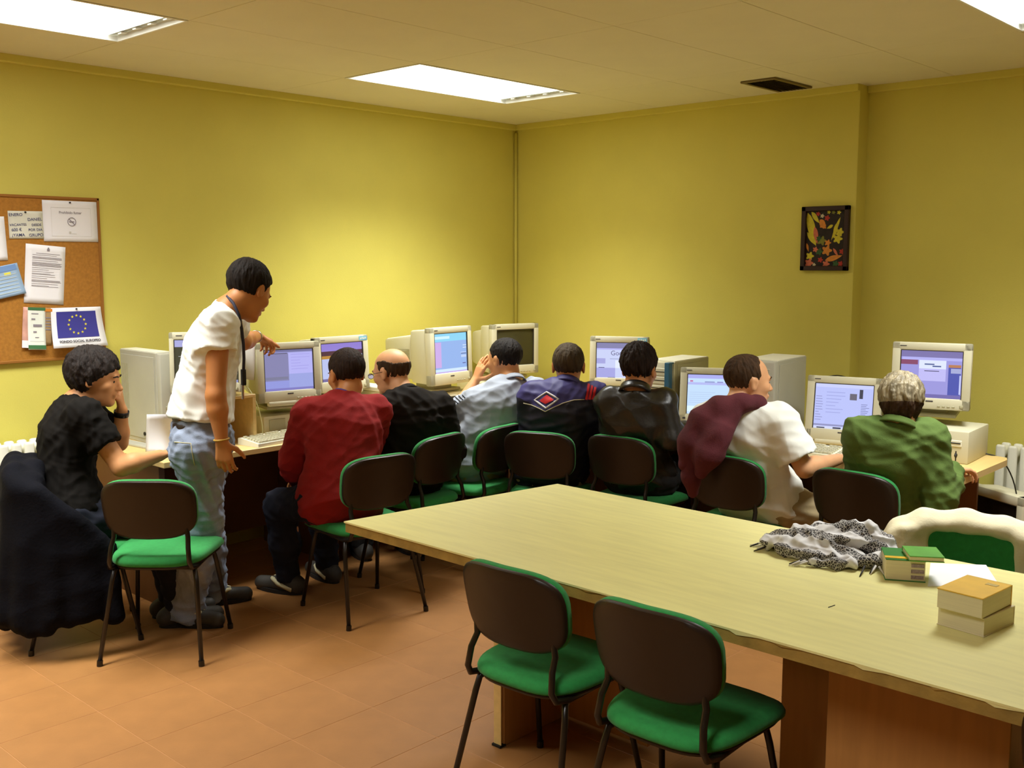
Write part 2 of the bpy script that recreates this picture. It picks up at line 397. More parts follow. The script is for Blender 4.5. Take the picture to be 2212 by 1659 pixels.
b = MB(); b.box((2.83 - cx, 1.10 - cy, .35), (.034, .76, .70), bev=.002, seg=1); b.build('leg_panel', M_PED, t)
b = MB(); b.box((2.68 - cx, .74 - cy, .35), (.30, .03, .70), bev=.002, seg=1); b.build('leg_panel', M_PED, t)
# ------------------------------------------------------------------ computer desks along the walls
t = thing('computer_desk', 'long beech computer desk against the left yellow wall', 'desk', (4.08, 4.93, 0))
b = MB(); b.box((.0, 0, DESK_Z - .015), (3.34, .82, .03), bev=.003, seg=1); b.build('desktop', M_DESK, t)
for x in (-1.64, -.6, .45, 1.4):
    b = MB(); b.box((x, .02, .355), (.03, .70, .71)); b.build('side_panel', M_DARKPANEL, t)
b = MB(); b.box((0, .22, .42), (3.24, .02, .56)); b.build('modesty_panel', M_DARKPANEL, t)
t = thing('computer_desk', 'long beech computer desk in front of the right yellow wall', 'desk', (4.96, 3.05, 0))
b = MB(); b.prism([(-.34, -1.45), (.27, -1.45), (.325, -1.43), (.34, -1.37), (.34, 1.42), (-.16, 1.42), (-.34, 1.42)], DESK_Z - .03, DESK_Z, lambda a, b_, h: Vector((a, b_, h))); b.build('desktop', M_DESK, t)
for y in (-1.0, -.3, .5, 1.32):
    b = MB(); b.box((.0, y, .355), (.58, .03, .71)); b.build('side_panel', M_DARKPANEL, t)
b = MB(); b.box((.18, 0, .42), (.02, 2.70, .56)); b.build('modesty_panel', M_DARKPANEL, t)
# ------------------------------------------------------------------ radiators
M_RAD = mat('radiator_white', (228, 226, 208), rough=0.35, vary=0.02)
def radiator(label, loc, rz, n, h):
    t = thing('radiator', label, 'radiator', loc, rz); me = None
    for i in range(n):
        if me: s = bpy.data.objects.new('radiator_section', me); COL.objects.link(s); s.parent = t
        else:
            b = MB(); b.box((0, -.045, h / 2), (.048, .03, h), bev=.013, seg=3); b.box((0, .045, h / 2), (.048, .03, h), bev=.013, seg=3)
            b.box((0, 0, h - .04), (.05, .11, .06), bev=.02, seg=3); b.box((0, 0, .04), (.05, .11, .06), bev=.02, seg=3)
            s = b.build('radiator_section', M_RAD, t, True, 40); me = s.data
        s.location = (i * .062, 0, .10)
    for x in (.03, (n - 1) * .062 - .03):
        b = MB(); b.box((x, 0, .06), (.02, .06, .12)); b.build('foot', M_RAD, t)
    return t
radiator('white column radiator against the left wall behind the man in black', (1.45, 5.27, 0), 0, 12, .70)
radiator('pale column radiator against the right wall beyond the desk end', (5.81, 1.80, 0), R(-90), 12, .62)
# ------------------------------------------------------------------ computer equipment
M_BEIGE = mat('plastic_beige', (206, 201, 172), rough=0.5, vary=0.03, vscale=8)
M_BEIGE2 = mat('plastic_beige_dark', (168, 162, 130), rough=0.5, vary=0.04, vscale=8)
M_GREYCASE = mat('case_grey', (182, 180, 166), rough=0.45, vary=0.05, vscale=5, metal=0.1)
M_WHITECASE = mat('plastic_white', (228, 226, 206), rough=0.45, vary=0.02)
M_DARKSLOT = mat('slot_dark', (30, 26, 18), rough=0.6)
M_LIP = mat('screen_lip', (58, 52, 40), rough=0.5)
M_OFF = mat('screen_off', (62, 58, 34), rough=0.18, vary=0.02, spec=0.6)
M_OFF2 = mat('screen_off_dark', (26, 22, 18), rough=0.15, vary=0.02, spec=0.6)
M_BLUE = mat('strip_blue', (52, 96, 122), rough=0.4)
M_STICK = mat('sticker_blue', (120, 190, 220), rough=0.4); M_PRINT = mat('print_dark', (60, 56, 60), rough=0.7)
M_PAPER = mat('paper_white', (236, 234, 238), rough=0.8, vary=0.01)
M_CABLE = mat('cable_dark', (34, 30, 22), rough=0.5); M_CABLEL = mat('cable_pale', (196, 196, 150), rough=0.5)
def screen_image(parent, sw, sh_, z0, rects, loc, rot, texts=()):
    cols = []; b = MB()
    for (x0, y0, x1, y1, c) in rects:
        if c not in cols: cols.append(c)
    for n, (x0, y0, x1, y1, c) in enumerate(rects):
        b.mi = cols.index(c); y = .0115 - .00012 * n
        b.quad([(-sw/2 + x0*sw, y, z0 + y0*sh_), (-sw/2 + x1*sw, y, z0 + y0*sh_), (-sw/2 + x1*sw, y, z0 + y1*sh_), (-sw/2 + x0*sw, y, z0 + y1*sh_)])
    o = b.build('screen_image', [glow('glow_%d_%d_%d' % c, c, 1.0) for c in cols], parent)
    o.location, o.rotation_euler = loc, rot
    for (tx, x, y, size, c) in texts:
        q = text_mesh('screen_text', tx, size, glow('glow_%d_%d_%d' % c, c, 1.0), parent, (0, 0, 0), (0, 0, 0))
        M = Matrix.Translation(loc) @ Matrix.Rotation(rot[0], 4, 'X') @ Matrix.Translation((-sw/2 + x*sw, .0080, z0 + y*sh_)) @ Matrix.Rotation(R(90), 4, 'X')
        q.matrix_local = M
def monitor(label, loc, rz, w=.37, h=.35, dep=.40, tilt=0, rects=None, texts=(), off=None, stand=.045, sticker=False, vents=False, chin=.062, side=.042, topb=.04, logo=0, curvy=False, dark=False):
    t = thing('crt_monitor', label, 'monitor', loc, rz)
    L, Ro = (0, 0, stand), (R(-tilt), 0, 0)
    sw, sh_ = w - 2 * side, h - chin - topb; z0 = chin
    def put(o): o.location, o.rotation_euler = L, Ro; return o
    b = MB()
    b.box((0, .025, chin / 2), (w, .05, chin), bev=.008); b.box((0, .025, h - topb / 2), (w, .05, topb), bev=.008)
    for s in (-1, 1): b.box((s * (w / 2 - side / 2), .025, h / 2), (side, .05, h), bev=.008)
    if curvy: b.box((0, .012, -.006), (w * .72, .03, .03), bev=.012, seg=3)
    bz = put(b.build('bezel', M_BEIGE, t, True, 35))
    b = MB(); b.box((0, .016, z0 + sh_ / 2), (sw + .004, .006, sh_ + .004))
    for s in (-1, 1): b.box((s * (sw / 2 + .001), .008, z0 + sh_ / 2), (.004, .012, sh_))
    b.box((0, .008, z0 + sh_ + .001), (sw, .012, .004)); b.build('screen_surround', M_LIP, t).location = L; t.children[-1].rotation_euler = Ro
    if off:
        b = MB(); b.grid(lambda u, v: Vector(((u - .5) * sw, .004 + .02 * ((u - .5) ** 2 + (v - .5) ** 2), z0 + v * sh_)), 8, 8); put(b.build('screen', off, t, True))
    else:
        b = MB(); b.box((0, .0125, z0 + sh_ / 2), (sw, .0015, sh_)); put(b.build('screen', glow('glow_%d_%d_%d' % rects[0][4], rects[0][4], 1.0), t))
        screen_image(t, sw, sh_, z0, rects, L, Ro, texts)
    b = MB(); b.box((0, .05 + .07, h / 2), (w * .965, .15, h * .955), bev=.014, taper=(1, 1, (.95, 1, .95)))
    hs = put(b.build('housing', M_BEIGE, t, True, 35))
    b = MB(); b.box((0, .19 + (dep - .19) / 2, h * .48), (w * .84, dep - .19, h * .80), bev=.02, taper=(1, 1, (.82, 1, .80))); put(b.build('rear_housing', M_BEIGE, t, True, 35))
    if vents:
        for k in range(9):
            b = MB(); b.box((-w * .415, .27, h * .62 - k * .012), (.004, .10, .0045)); b.build('vent_slot', M_BEIGE2, hs)
    for k in range(4): b = MB(); b.box((w * .12 + k * .022, -.001, chin * .30), (.014, .006, .007), bev=.002, seg=1); b.build('button', M_BEIGE2, bz)
    b = MB(); b.box((w * .40, -.001, chin * .34), (.018, .008, .018), bev=.005); b.build('power_button', M_BEIGE2, bz)
    b = MB(); lx = -w * .42 if logo else 0
    b.box((lx, -.0006, chin * .72 if not logo else chin * .6), (.034 if not logo else .016, .0012, .006 if not logo else .010)); b.box((-w * .36, -.0006, h - topb * .45), (.03, .0012, .004)); b.build('badge', M_PRINT, bz)
    if sticker:
        b = MB(); b.box((w * .395, -.0008, h - .020), (.058, .0016, .024)); s_ = b.build('sticker', M_STICK, bz)
        b = MB()
        for k in range(4): b.box((w * .395 - .018 + k * .012, -.002, h - .021 + .002 * (k % 2)), (.008, .001, .010))
        b.build('sticker_print', M_WHITECASE, s_)
    if stand:
        b = MB(); b.box((0, .17, .009), (w * .66, .24, .018), bev=.006); b.box((0, .17, stand * .6), (w * .42, .17, stand * .9), bev=.01); b.build('stand', M_BEIGE2, t, True, 35)
    return t
LAV, LAVD, LAVL = (158, 158, 214), (138, 136, 178), (184, 182, 246)
def lines(x0, x1, y1, y0, n, c, seed=1, hgt=.008):
    rg = random.Random(seed); return [(x0, y1 - (y1 - y0) * k / n - hgt, x0 + (x1 - x0) * rg.uniform(.45, 1), y1 - (y1 - y0) * k / n, c) for k in range(n)]
W_, BL = (222, 228, 252), (172, 192, 244)
A = at(427, 835, 5.42)
monitor('beige CRT monitor with a dark web page, half hidden by the standing man', (2.745, 4.675, 1.00), R(-36), .36, .31, .33, 4, [(0, 0, 1, 1, (74, 72, 52)), (0, .84, 1, 1, (176, 176, 226)), (0, 0, 1, .06, (150, 156, 206)), (.06, .62, .3, .63, (190, 190, 200)), (.06, .40, .32, .42, (190, 190, 200)), (.05, .2, .9, .36, (88, 82, 62))], stand=.03, chin=.05, side=.026)
monitor('beige CRT monitor showing a lavender page, the standing man rests his hand on it', (3.275, 4.71, .885), R(-13), .365, .325, .41, 3, [(0, 0, 1, 1, LAV), (.0, .24, .50, .90, LAVD), (.50, .40, 1, .92, LAVL), (.50, .06, 1, .40, (160, 168, 228)), (0, .06, .5, .24, (150, 156, 224)), (0, 0, 1, .06, (132, 128, 196)), (.0, .94, 1, 1, (120, 118, 160)), (.1, .90, .48, .92, (96, 92, 112)), (.02, .27, .48, .34, (128, 128, 156))] + lines(.55, .95, .88, .45, 6, (166, 160, 232), 2, .012), curvy=True)
monitor('beige CRT monitor with a blue corner sticker, behind the man in red', (3.76, 4.86, .885), R(0), .39, .325, .41, 3, [(0, 0, 1, 1, (188, 198, 240)), (0, .80, 1, 1, (150, 132, 214)), (0, .68, 1, .80, (86, 56, 62)), (0, .60, .4, .68, (190, 140, 60)), (0, 0, 1, .08, (120, 110, 160))], sticker=True, curvy=True)
monitor('large deep CRT monitor showing a bright blue page beside the bald man', (4.52, 4.73, .865), R(3), .385, .365, .48, 2, [(0, 0, 1, 1, (152, 184, 240)), (0, .80, 1, 1, (146, 218, 250)), (.03, .86, .48, .93, (214, 246, 255)), (0, .14, .22, .78, (208, 176, 236)), (0, .03, 1, .10, (214, 236, 255)), (.88, .66, .99, .68, (220, 234, 255)), (.88, .60, .99, .62, (220, 234, 255)), (.80, .48, .98, .50, (190, 210, 250)), (.82, .45, .98, .465, (80, 80, 120)), (.82, .36, .98, .42, (196, 214, 250)), (.86, .20, .96, .22, (90, 90, 150)), (0, 0, 1, .03, (196, 170, 236))], vents=True, stand=.05, chin=.075)
monitor('old CRT monitor with its screen switched off, in the room corner', (5.25, 4.86, .88), R(-16), .38, .35, .40, 0, off=M_OFF, stand=.03)
monitor('CRT monitor showing a search page with a blue corner sticker, on the right desk', (5.16, 3.90, .885), R(-62), .37, .31, .40, 2, [(0, 0, 1, 1, (206, 214, 250)), (0, .84, 1, 1, LAVD), (0, .80, 1, .84, LAVL), (.0, .40, .20, .55, (170, 170, 226)), (.0, .0, .42, .28, (170, 170, 230)), (.05, .28, .18, .295, (60, 60, 90)), (.30, .53, .95, .545, (150, 160, 196)), (.42, .28, 1, .50, (232, 240, 255)), (.26, .0, .42, .012, (60, 60, 90))], texts=(('Google', .53, .70, .041, (104, 100, 140)),), sticker=True, stand=.03, chin=.05)
monitor('tilted CRT monitor with a pale blue page, between the tower cases', (4.98, 3.11, DESK_Z), R(-62), .36, .33, .38, 11, [(0, 0, 1, 1, (200, 226, 255)), (0, .90, 1, 1, (176, 178, 244)), (0, .74, 1, .80, (184, 190, 246)), (.05, .81, .11, .85, (200, 120, 170)), (.35, .80, .55, .83, (150, 160, 210)), (.6, .80, .72, .83, (150, 150, 210)), (0, .06, 1, .20, (226, 248, 255))] + lines(.04, .95, .55, .24, 6, (184, 204, 240), 4, .010), logo=1, stand=.03, chin=.065)
monitor('tilted CRT monitor with a text page beside the grey-haired woman', (4.97, 2.33, DESK_Z), R(-75), .375, .335, .40, 10, [(0, 0, 1, 1, (190, 198, 252)), (0, .92, 1, 1, (206, 212, 255)), (.76, .70, .82, .90, (70, 70, 84)), (.60, .66, .72, .80, (110, 106, 120)), (.0, .06, 1, .10, (150, 152, 196)), (.0, .0, 1, .05, (214, 220, 255)), (.06, .005, .2, .03, (60, 60, 80)), (.34, .005, .48, .04, (70, 70, 90))] + lines(.02, .15, .72, .14, 10, (140, 142, 190), 5, .012) + lines(.2, .56, .82, .30, 7, (166, 172, 230), 6, .016) + lines(.80, .97, .58, .14, 12, (124, 128, 178), 7, .012), stand=.035, chin=.062, curvy=True)
monitor('CRT monitor with a purple page standing on a desktop case at the desk end', (5.05, 1.92, .93), R(-75), .365, .325, .40, 3, [(0, 0, 1, 1, (160, 156, 224)), (0, .86, 1, 1, (130, 122, 176)), (.02, .80, 1, .86, LAVL), (.0, .70, .28, .80, (140, 80, 110)), (.30, .60, .74, .80, (226, 234, 255)), (.30, .36, .74, .62, (196, 192, 248)), (.39, .565, .63, .58, (60, 56, 84)), (.39, .70, .55, .73, (96, 110, 160)), (.52, .66, .66, .69, (96, 110, 160)), (.78, .08, .98, .66, (84, 92, 178)), (.78, .66, .98, .72, (190, 130, 90)), (.82, .54, .98, .64, (170, 176, 220)), (.96, .1, .985, .5, (200, 206, 250)), (0, 0, 1, .08, (120, 112, 176))], stand=.045, chin=.055)
m10 = monitor('unused CRT monitor with a dark screen standing below the right desk end', (5.36, 1.70, .0), R(-120), .40, .48, .36, 0, off=M_OFF2, stand=.075, chin=.10, topb=.05, dark=True)
# ------------------------------------------------------------------ cases
def desktop_case(label, loc, rz, w=.42, d=.40, h=.115, lab=False):
    t = thing('desktop_case', label, 'computer', loc, rz)
    b = MB(); b.box((0, d / 2, h / 2), (w, d, h), bev=.006); b.build('case', M_BEIGE, t, True, 35)
    b = MB(); b.box((-.13, -.002, h * .5), (.10, .006, h * .66), bev=.002, seg=1); b.build('grille', M_BEIGE2, t)
    b = MB(); b.box((.02, -.002, h * .5), (.11, .006, h * .72), bev=.002, seg=1); dr = b.build('drive_panel', M_WHITECASE, t)
    b = MB(); b.box((.02, -.006, h * .70), (.095, .004, .02)); b.build('drive_slot', M_DARKSLOT, dr)
    b = MB(); b.box((.15, -.002, h * .62), (.08, .006, .03), bev=.002, seg=1); dr = b.build('drive_panel', M_WHITECASE, t)
    b = MB(); b.box((.15, -.006, h * .63), (.07, .003, .005)); b.build('drive_slot', M_DARKSLOT, dr)
    for q in (.6, .3): b = MB(); b.box((-.06, -.004, h * q), (.012, .006, .012), bev=.002, seg=1); b.build('button', M_BEIGE2, t)
    if lab: b = MB(); b.box((.03, -.0065, h * .62), (.07, .002, .035)); b.build('paper_label', M_PAPER, t)
    return t
desktop_case('beige desktop case with a floppy drive under the monitor the standing man touches', (3.34, 4.745, DESK_Z), R(-4))
desktop_case('beige desktop case under the monitor behind the man in red', (3.80, 4.88, DESK_Z), R(3))
desktop_case('beige desktop case under the large blue-screened monitor', (4.50, 4.75, DESK_Z), R(2), h=.12)
desktop_case('beige desktop case below the switched-off monitor in the corner', (5.25, 4.88, DESK_Z), R(-10))
desktop_case('beige desktop case under the search-page monitor', (5.13, 3.90, DESK_Z), R(-70))
desktop_case('beige desktop case with a white paper label at the right desk end', (4.955, 1.915, DESK_Z), R(-86), w=.44, d=.34, h=.155, lab=True)
t = thing('document_scanner', 'flat white scanner box behind the bald man', 'scanner', (4.02, 4.76, DESK_Z), 0)
b = MB(); b.box((0, .17, .085), (.10, .34, .17), bev=.006); b.build('body', M_BEIGE, t); b = MB(); b.box((0, .165, .185), (.12, .37, .028), bev=.006); b.build('lid', M_WHITECASE, t)
def tower(label, loc, rz, w, d, h, front, side, blue=False, grille=False, plain=False):
    t = thing('tower_case', label, 'computer', loc, rz)       # front faces local -Y
    b = MB(); b.box((0, d / 2 + .02, h / 2), (w, d - .04, h), bev=.003, seg=1); b.build('case', side, t)
    b = MB(); b.box((0, .02, h / 2), (w, .045, h - .006), bev=.008); fr = b.build('front_panel', front, t, True, 35)
    for k, (z, hh) in enumerate(((h - .06, .042), (h - .11, .042), (h - .155, .028))[:0 if plain else 3]):
        b = MB(); b.box((0, -.003, z), (w * .76, .006, hh), bev=.002, seg=1); dr = b.build('drive_bay', front, fr)
        b = MB(); b.box((0, -.0065, z), (w * .62, .002, .004)); b.build('drive_slot', M_DARKSLOT, dr)
    b = MB(); b.box((w * .2, -.004, h * .42), (.03, .008, .03), bev=.008); b.build('power_button', M_BEIGE2, fr)
    b = MB(); b.box((-w * .2, -.004, h * .42), (.014, .008, .014), bev=.003); b.build('reset_button', M_BEIGE2, fr)
    if blue: b = MB(); b.box((w * .41, -.001, h * .5), (w * .18, .055, h - .004), bev=.004); tag(b.build('blue_strip', M_BLUE, fr), 'blue plastic strip down the front')
    b = MB(); b.box((0, d / 2 + .02, h + .001), (w - .01, d - .05, .004)); b.build('top_cover', M_WHITECASE, t)
    b = MB(); b.box((w / 2 + .0015, d * .55, h / 2), (.003, d * .82, h * .90), bev=.001, seg=1); b.build('side_panel', side, t)
    b = MB(); b.box((-w / 2 - .0015, d * .55, h / 2), (.003, d * .82, h * .90), bev=.001, seg=1); sp = b.build('side_panel', side, t)
    if grille:
        for k in range(7): b = MB(); b.box((-w / 2 - .0035, d * .80 + k * .011, h * .60), (.002, .004, h * .5)); b.build('vent_slot', M_BEIGE2, sp)
        b = MB(); b.tube([(-w / 2 - .003, d * .42, .05), (-w / 2 - .008, d * .42, .05)], .010, 14); b.build('lock', M_DARKSLOT, sp)
    return t
tower('tall grey tower case standing on the desk in front of the man in black', (2.662, 4.90, DESK_Z), 0, .095, .43, .485, M_GREYCASE, M_GREYCASE, grille=True, plain=True)
b = MB(); b.box((0, 0, .006), (.07, .34, .012), bev=.003); t = b.build('metal_cover', M_GREYCASE); t.location = (2.552, 5.03, DESK_Z); t.rotation_euler = (0, 0, R(4)); tag(t, 'grey metal cover plate lying at the foot of the tall tower case', 'metal plate')
tower('beige tower case with a blue front strip on the right desk', (4.95, 3.455, DESK_Z), R(-86), .185, .44, .375, M_BEIGE, M_BEIGE2, blue=True)
tower('plain grey tower case beside the man with the draped sweater', (4.86, 2.76, DESK_Z), R(-84), .20, .44, .43, M_GREYCASE, M_GREYCASE)
# ------------------------------------------------------------------ keyboards
def keyboard(label, loc, rz, w=.44):
    t = thing('keyboard', label, 'keyboard', loc, rz)
    b = MB(); b.prism([(0, .0), (0, .018), (.15, .036), (.165, .034), (.165, 0)], -w / 2, w / 2, lambda a, b_, h: Vector((h, a, b_))); b.build('body', M_WHITECASE, t)
    b = MB()
    for r_ in range(6):
        for k in range(20):
            if k in (15,) or (r_ == 0 and 3 < k < 9): continue
            if r_ == 5 and k in (1, 6, 11): continue
            y = .018 + r_ * .021 + (.008 if r_ == 5 else 0); z = .019 + y * .118
            b.box((-w / 2 + .022 + k * .0208, y, z + .004), (.0172, .0165, .010), bev=0)
        if r_ == 0: b.box((-w / 2 + .022 + 6 * .0208, .018, .025), (.10, .0165, .010))
    tag(b.build('keys', M_BEIGE, t), kind='stuff')
    return t
keyboard('beige keyboard on the left desk edge between the standing man and the man in red', (3.16, 4.55, DESK_Z), R(6))
keyboard('beige keyboard in front of the man in the white t-shirt', (4.66, 2.34, DESK_Z), R(-88))
keyboard('beige keyboard next to the man in the leather jacket', (4.66, 3.06, DESK_Z), R(-90))
keyboard('beige keyboard in front of the man in the grey polo shirt', (4.22, 4.55, DESK_Z), R(0))
# ------------------------------------------------------------------ riser, loose papers, cables on the desks
t = thing('monitor_riser', 'small beech wooden stand on the desk behind the standing man', 'stand', (2.875, 4.86, DESK_Z))
b = MB(); b.box((0, 0, .252), (.29, .40, .016), bev=.002, seg=1); b.build('shelf', M_DESK, t)
for x in (-.135, .135): b = MB(); b.box((x, 0, .122), (.018, .40, .244)); b.build('side_panel', M_DESK, t)
b = MB(); b.box((0, .19, .122), (.252, .012, .244)); b.build('back_panel', M_DESK, t)
def sheet(name, label, loc, rot, w, h, curl=.0, m=M_PAPER, cat='paper'):
    b = MB(); b.grid(lambda u, v: Vector(((u - .5) * w, (v - .5) * h, curl * (math.sin(u * 3.1) * .5 + (v - .3) ** 2))), 8, 8, .0006)
    o = b.build(name, m, None, True); o.location = loc; o.rotation_euler = rot; return tag(o, label, cat)
A = at(349, 918, 5.13); sheet('paper_sheet', 'bent white sheet of paper leaning behind the standing man', (A[0] - .0, A[1], .83), (R(80), R(4), R(-28)), .15, .19, .12)
A = at(541, 780, 5.32); sheet('paper_sheet', 'white sheet of paper taped to the side of the touched monitor', (3.09, 4.84, 1.155), (R(90), R(6), R(-76)), .11, .19, .02)
def cable(label, pts, r=.003, m=M_CABLE):
    P = []
    pts = [np.array(p, float) for p in pts]
    for i in range(len(pts) - 1):
        p0, p1, p2, p3 = pts[max(i-1, 0)], pts[i], pts[i+1], pts[min(i+2, len(pts)-1)]
        for k in range(6):
            s = k / 6; P.append(.5 * (2*p1 + (p2-p0)*s + (2*p0-5*p1+4*p2-p3)*s*s + (3*p1-p0-3*p2+p3)*s**3))
    P.append(pts[-1]); b = MB(); b.tube(P, r, 6); tag(b.build('cable', m, None, True), label, 'cable')
cable('thin cable looping down beside the touched monitor', [(3.07, 4.92, 1.04), (3.05, 4.80, 1.03), (3.055, 4.73, .97), (3.075, 4.71, .88), (3.085, 4.71, .77), (3.09, 4.82, .744)], .0028, M_CABLEL)
cable('dark cable running off the right desk corner towards the radiator', [(5.25, 1.90, .745), (5.28, 1.72, .748), (5.33, 1.64, .70), (5.42, 1.60, .50), (5.5, 1.62, .1), (5.5, 1.7, .006)], .0035)
cable('dark cable hanging on the wall beside the plain grey tower case', [(5.30, 2.63, 1.05), (5.42, 2.55, 1.06), (5.52, 2.48, .98), (5.50, 2.44, .7), (5.45, 2.5, .3), (5.45, 2.6, .006)], .0035)
# marks on the labelled case: small black hanging key fob
t = thing('key_fob', 'small black stick and fob standing before the labelled desktop case', 'fob', (4.88, 1.72, DESK_Z))
b = MB(); b.tube([(0, 0, 0), (0, 0, .075)], .003, 8); b.build('stick', M_DARKSLOT, t); b = MB(); b.box((0, 0, .055), (.018, .010, .018), rot=Matrix.Rotation(.7, 3, 'Y'), bev=.003); b.build('fob_head', M_DARKSLOT, t)
# ------------------------------------------------------------------ chairs
M_GREEN = mat('chair_fabric_green', (36, 134, 62), rough=0.85, vary=0.10, vscale=60, bump=0.15, bscale=400, sheen=0.1)
M_SHELL = mat('chair_shell_brown', (36, 23, 15), rough=0.42, vary=0.08, vscale=8, spec=0.4)
M_TUBE_B = mat('chair_tube_black', (26, 20, 16), rough=0.3, vary=0.02, spec=0.5)
def se(a, n): c, s = math.cos(a), math.sin(a); return (abs(c) ** (2 / n) * (1 if c > 0 else -1), abs(s) ** (2 / n) * (1 if s > 0 else -1))
def blob_plate(bm_f, outline, profile):                # rings of the outline, each scaled and lifted
    b = MB(); n = len(outline); rings = []
    for (s, h) in profile: rings.append([b.bm.verts.new(bm_f(x * s, y * s, h)) for x, y in outline])
    for A, B in zip(rings, rings[1:]):
        for k in range(n): b.bm.faces.new((A[k], A[(k + 1) % n], B[(k + 1) % n], B[k]))
    b.bm.faces.new(rings[0][::-1]); b.bm.faces.new(rings[-1]); return b
def make_chair():
    t = thing('stacking_chair', 'x', 'chair')
    so = []
    for k in range(40):
        x, y = se(2 * math.pi * k / 40, 3.6); so.append((x * (.210 + .018 * y), y * .236 + .030))
    f = lambda x, y, h: Vector((x, y + .0, h - .026 + .012 * max(0, -abs(y) + .1) * 0 - .010 * (max(0, y - .08) / .12) ** 2))
    blob_plate(f, so, [(.93, .438), (1.0, .450), (1.0, .462), (.97, .474), (.88, .482), (.6, .484), (.25, .480)]).build('seat', M_GREEN, t, True)
    blob_plate(f, so, [(.80, .424), (.92, .428), (.955, .440)]).build('seat_pan', M_SHELL, t, True)
    bo = []
    for k in range(44):
        x, z = se(2 * math.pi * k / 44, 3.4); bo.append((x * (.198 + .006 * z), z * .132))
    def bk(off):
        def g(x, z, h):
            lean = .20; curve = 1.15 * x * x                 # wraps towards the sitter at the sides
            y = -.212 - (z) * lean + curve + h * 1.0
            return Vector((x, y + off, .665 + z * .985))
        return g
    blob_plate(bk(0), bo, [(.04, -.016), (.25, -.016), (.5, -.016), (.75, -.016), (.90, -.016), (.975, -.013), (1.0, -.006), (1.0, .002), (.75, .002), (.5, .002), (.25, .002), (.04, .002)]).build('backrest_shell', M_SHELL, t, True, 50)
    blob_plate(bk(0), [(x * .972, z) for x, z in bo], [(.04, .0025), (.3, .0025), (.6, .0025), (1.0, .0025), (1.02, .010), (1.02, .026), (.93, .036), (.7, .038), (.45, .038), (.2, .038), (.04, .038)]).build('backrest_cushion', M_GREEN, t, True)
    for s in (-1, 1):
        pts = [(s * .172, .16, .400), (s * .174, -.13, .400), (s * .172, -.185, .412), (s * .168, -.200, .440), (s * .162, -.190, .50), (s * .156, -.168, .54), (s * .150, -.178, .62), (s * .146, -.190, .70)]
        b = MB(); b.tube(pts, .0105, 10); b.build('upright', M_TUBE_B, t, True)
        for sy, (ya, yb) in ((1, (.14, .215)), (-1, (-.14, -.235))):
            b = MB(); b.tube([(s * .160, ya * .8, .394), (s * .172, ya, .385), (s * .180, ya + (yb - ya) * .12, .34), (s * .215, yb, .012)], [.0105, .0105, .0105, .0095], 10); lg = b.build('leg', M_TUBE_B, t, True)
            b = MB(); b.tube([(s * .2135, yb * .995, .024), (s * .215, yb, .0)], .0125, 10); b.build('rubber_foot', M_TUBE_B, lg)
    b = MB()
    for y in (-.12, .12): b.tube([(-.172, y, .393), (.172, y, .393)], .009, 8)
    b.build('seat_frame', M_TUBE_B, t, True)
    return t
CH = [
 ('empty green-seated chair behind the standing man, at the left', 2.19, 4.125, 43, 'left'),
 ('green-seated chair under the man in the red sweater', 3.095, 3.89, 82, ''),
 ('dark-backed chair of the bald man, between the red sweater and the polo shirt', 3.63, 4.10, 97, ''),
 ('dark-backed chair of the man in the grey polo shirt', 4.07, 4.08, 96, ''),
 ('dark-backed chair of the man in the navy track jacket', 4.24, 3.67, 22, ''),
 ('dark-backed chair of the man in the leather jacket', 4.44, 3.22, 5, ''),
 ('dark-backed chair of the man in the white t-shirt with the draped sweater', 4.35, 2.53, 3, ''),
 ('dark-backed chair of the grey-haired woman in green', 4.42, 1.91, -3, ''),
 ('left of the two empty green-seated chairs in the foreground, pushed to the table', 2.385, 2.06, 2, ''),
 ('right of the two empty green-seated chairs in the foreground, nearest the camera', 2.38, 1.54, 2, ''),
 ('chair hung with the white coat on the far side of the meeting table', 3.46, 1.19, 197, ''),
 ('chair hung with the navy jacket, under the man in black', 2.02, 4.56, -22, ''),
 ('dark green chair just showing under the table at the bottom right corner', 2.50, .47, 8, ''),
]
proto = make_chair()
for i, (lb, x, y, a, _) in enumerate(CH):
    c = proto if i == 0 else copy_tree(proto)
    c.location = (x, y, 0); c.rotation_euler = (0, 0, R(a - 90)); tag(c, lb, 'chair', 'green stacking chairs')
# ------------------------------------------------------------------ notice board and its papers
M_CORK = mat('cork', (166, 112, 40), rough=0.9, vary=0.14, vscale=70, bump=0.2, bscale=200)
M_CORKF = mat('board_frame', (150, 98, 34), rough=0.6)
M_PIN = mat('pin_dark', (40, 36, 40), rough=0.4); M_INK = mat('ink_grey', (140, 132, 140), rough=0.8); M_INKD = mat('ink_blue', (62, 66, 110), rough=0.8)
M_EU = mat('flag_blue', (58, 56, 142), rough=0.7, vary=0.02); M_STAR = mat('flag_star', (226, 216, 70), rough=0.7, vary=0.02)
BX0, BX1, BZ0, BZ1 = .85, 2.548, 1.185, 2.022
t = thing('notice_board', 'cork notice board on the left wall, covered with papers', 'notice board', ((BX0 + BX1) / 2, WALL_Y, (BZ0 + BZ1) / 2))
w_, h_ = BX1 - BX0, BZ1 - BZ0
b = MB(); b.box((0, -.009, 0), (w_ - .01, .016, h_ - .01)); b.build('cork_panel', M_CORK, t)
b = MB()
for s in (-1, 1): b.box((0, -.011, s * (h_ / 2 - .006)), (w_, .022, .014), bev=.002, seg=1); b.box((s * (w_ / 2 - .006), -.011, 0), (.014, .022, h_), bev=.002, seg=1)
b.build('frame', M_CORKF, t)
BY = WALL_Y - .018
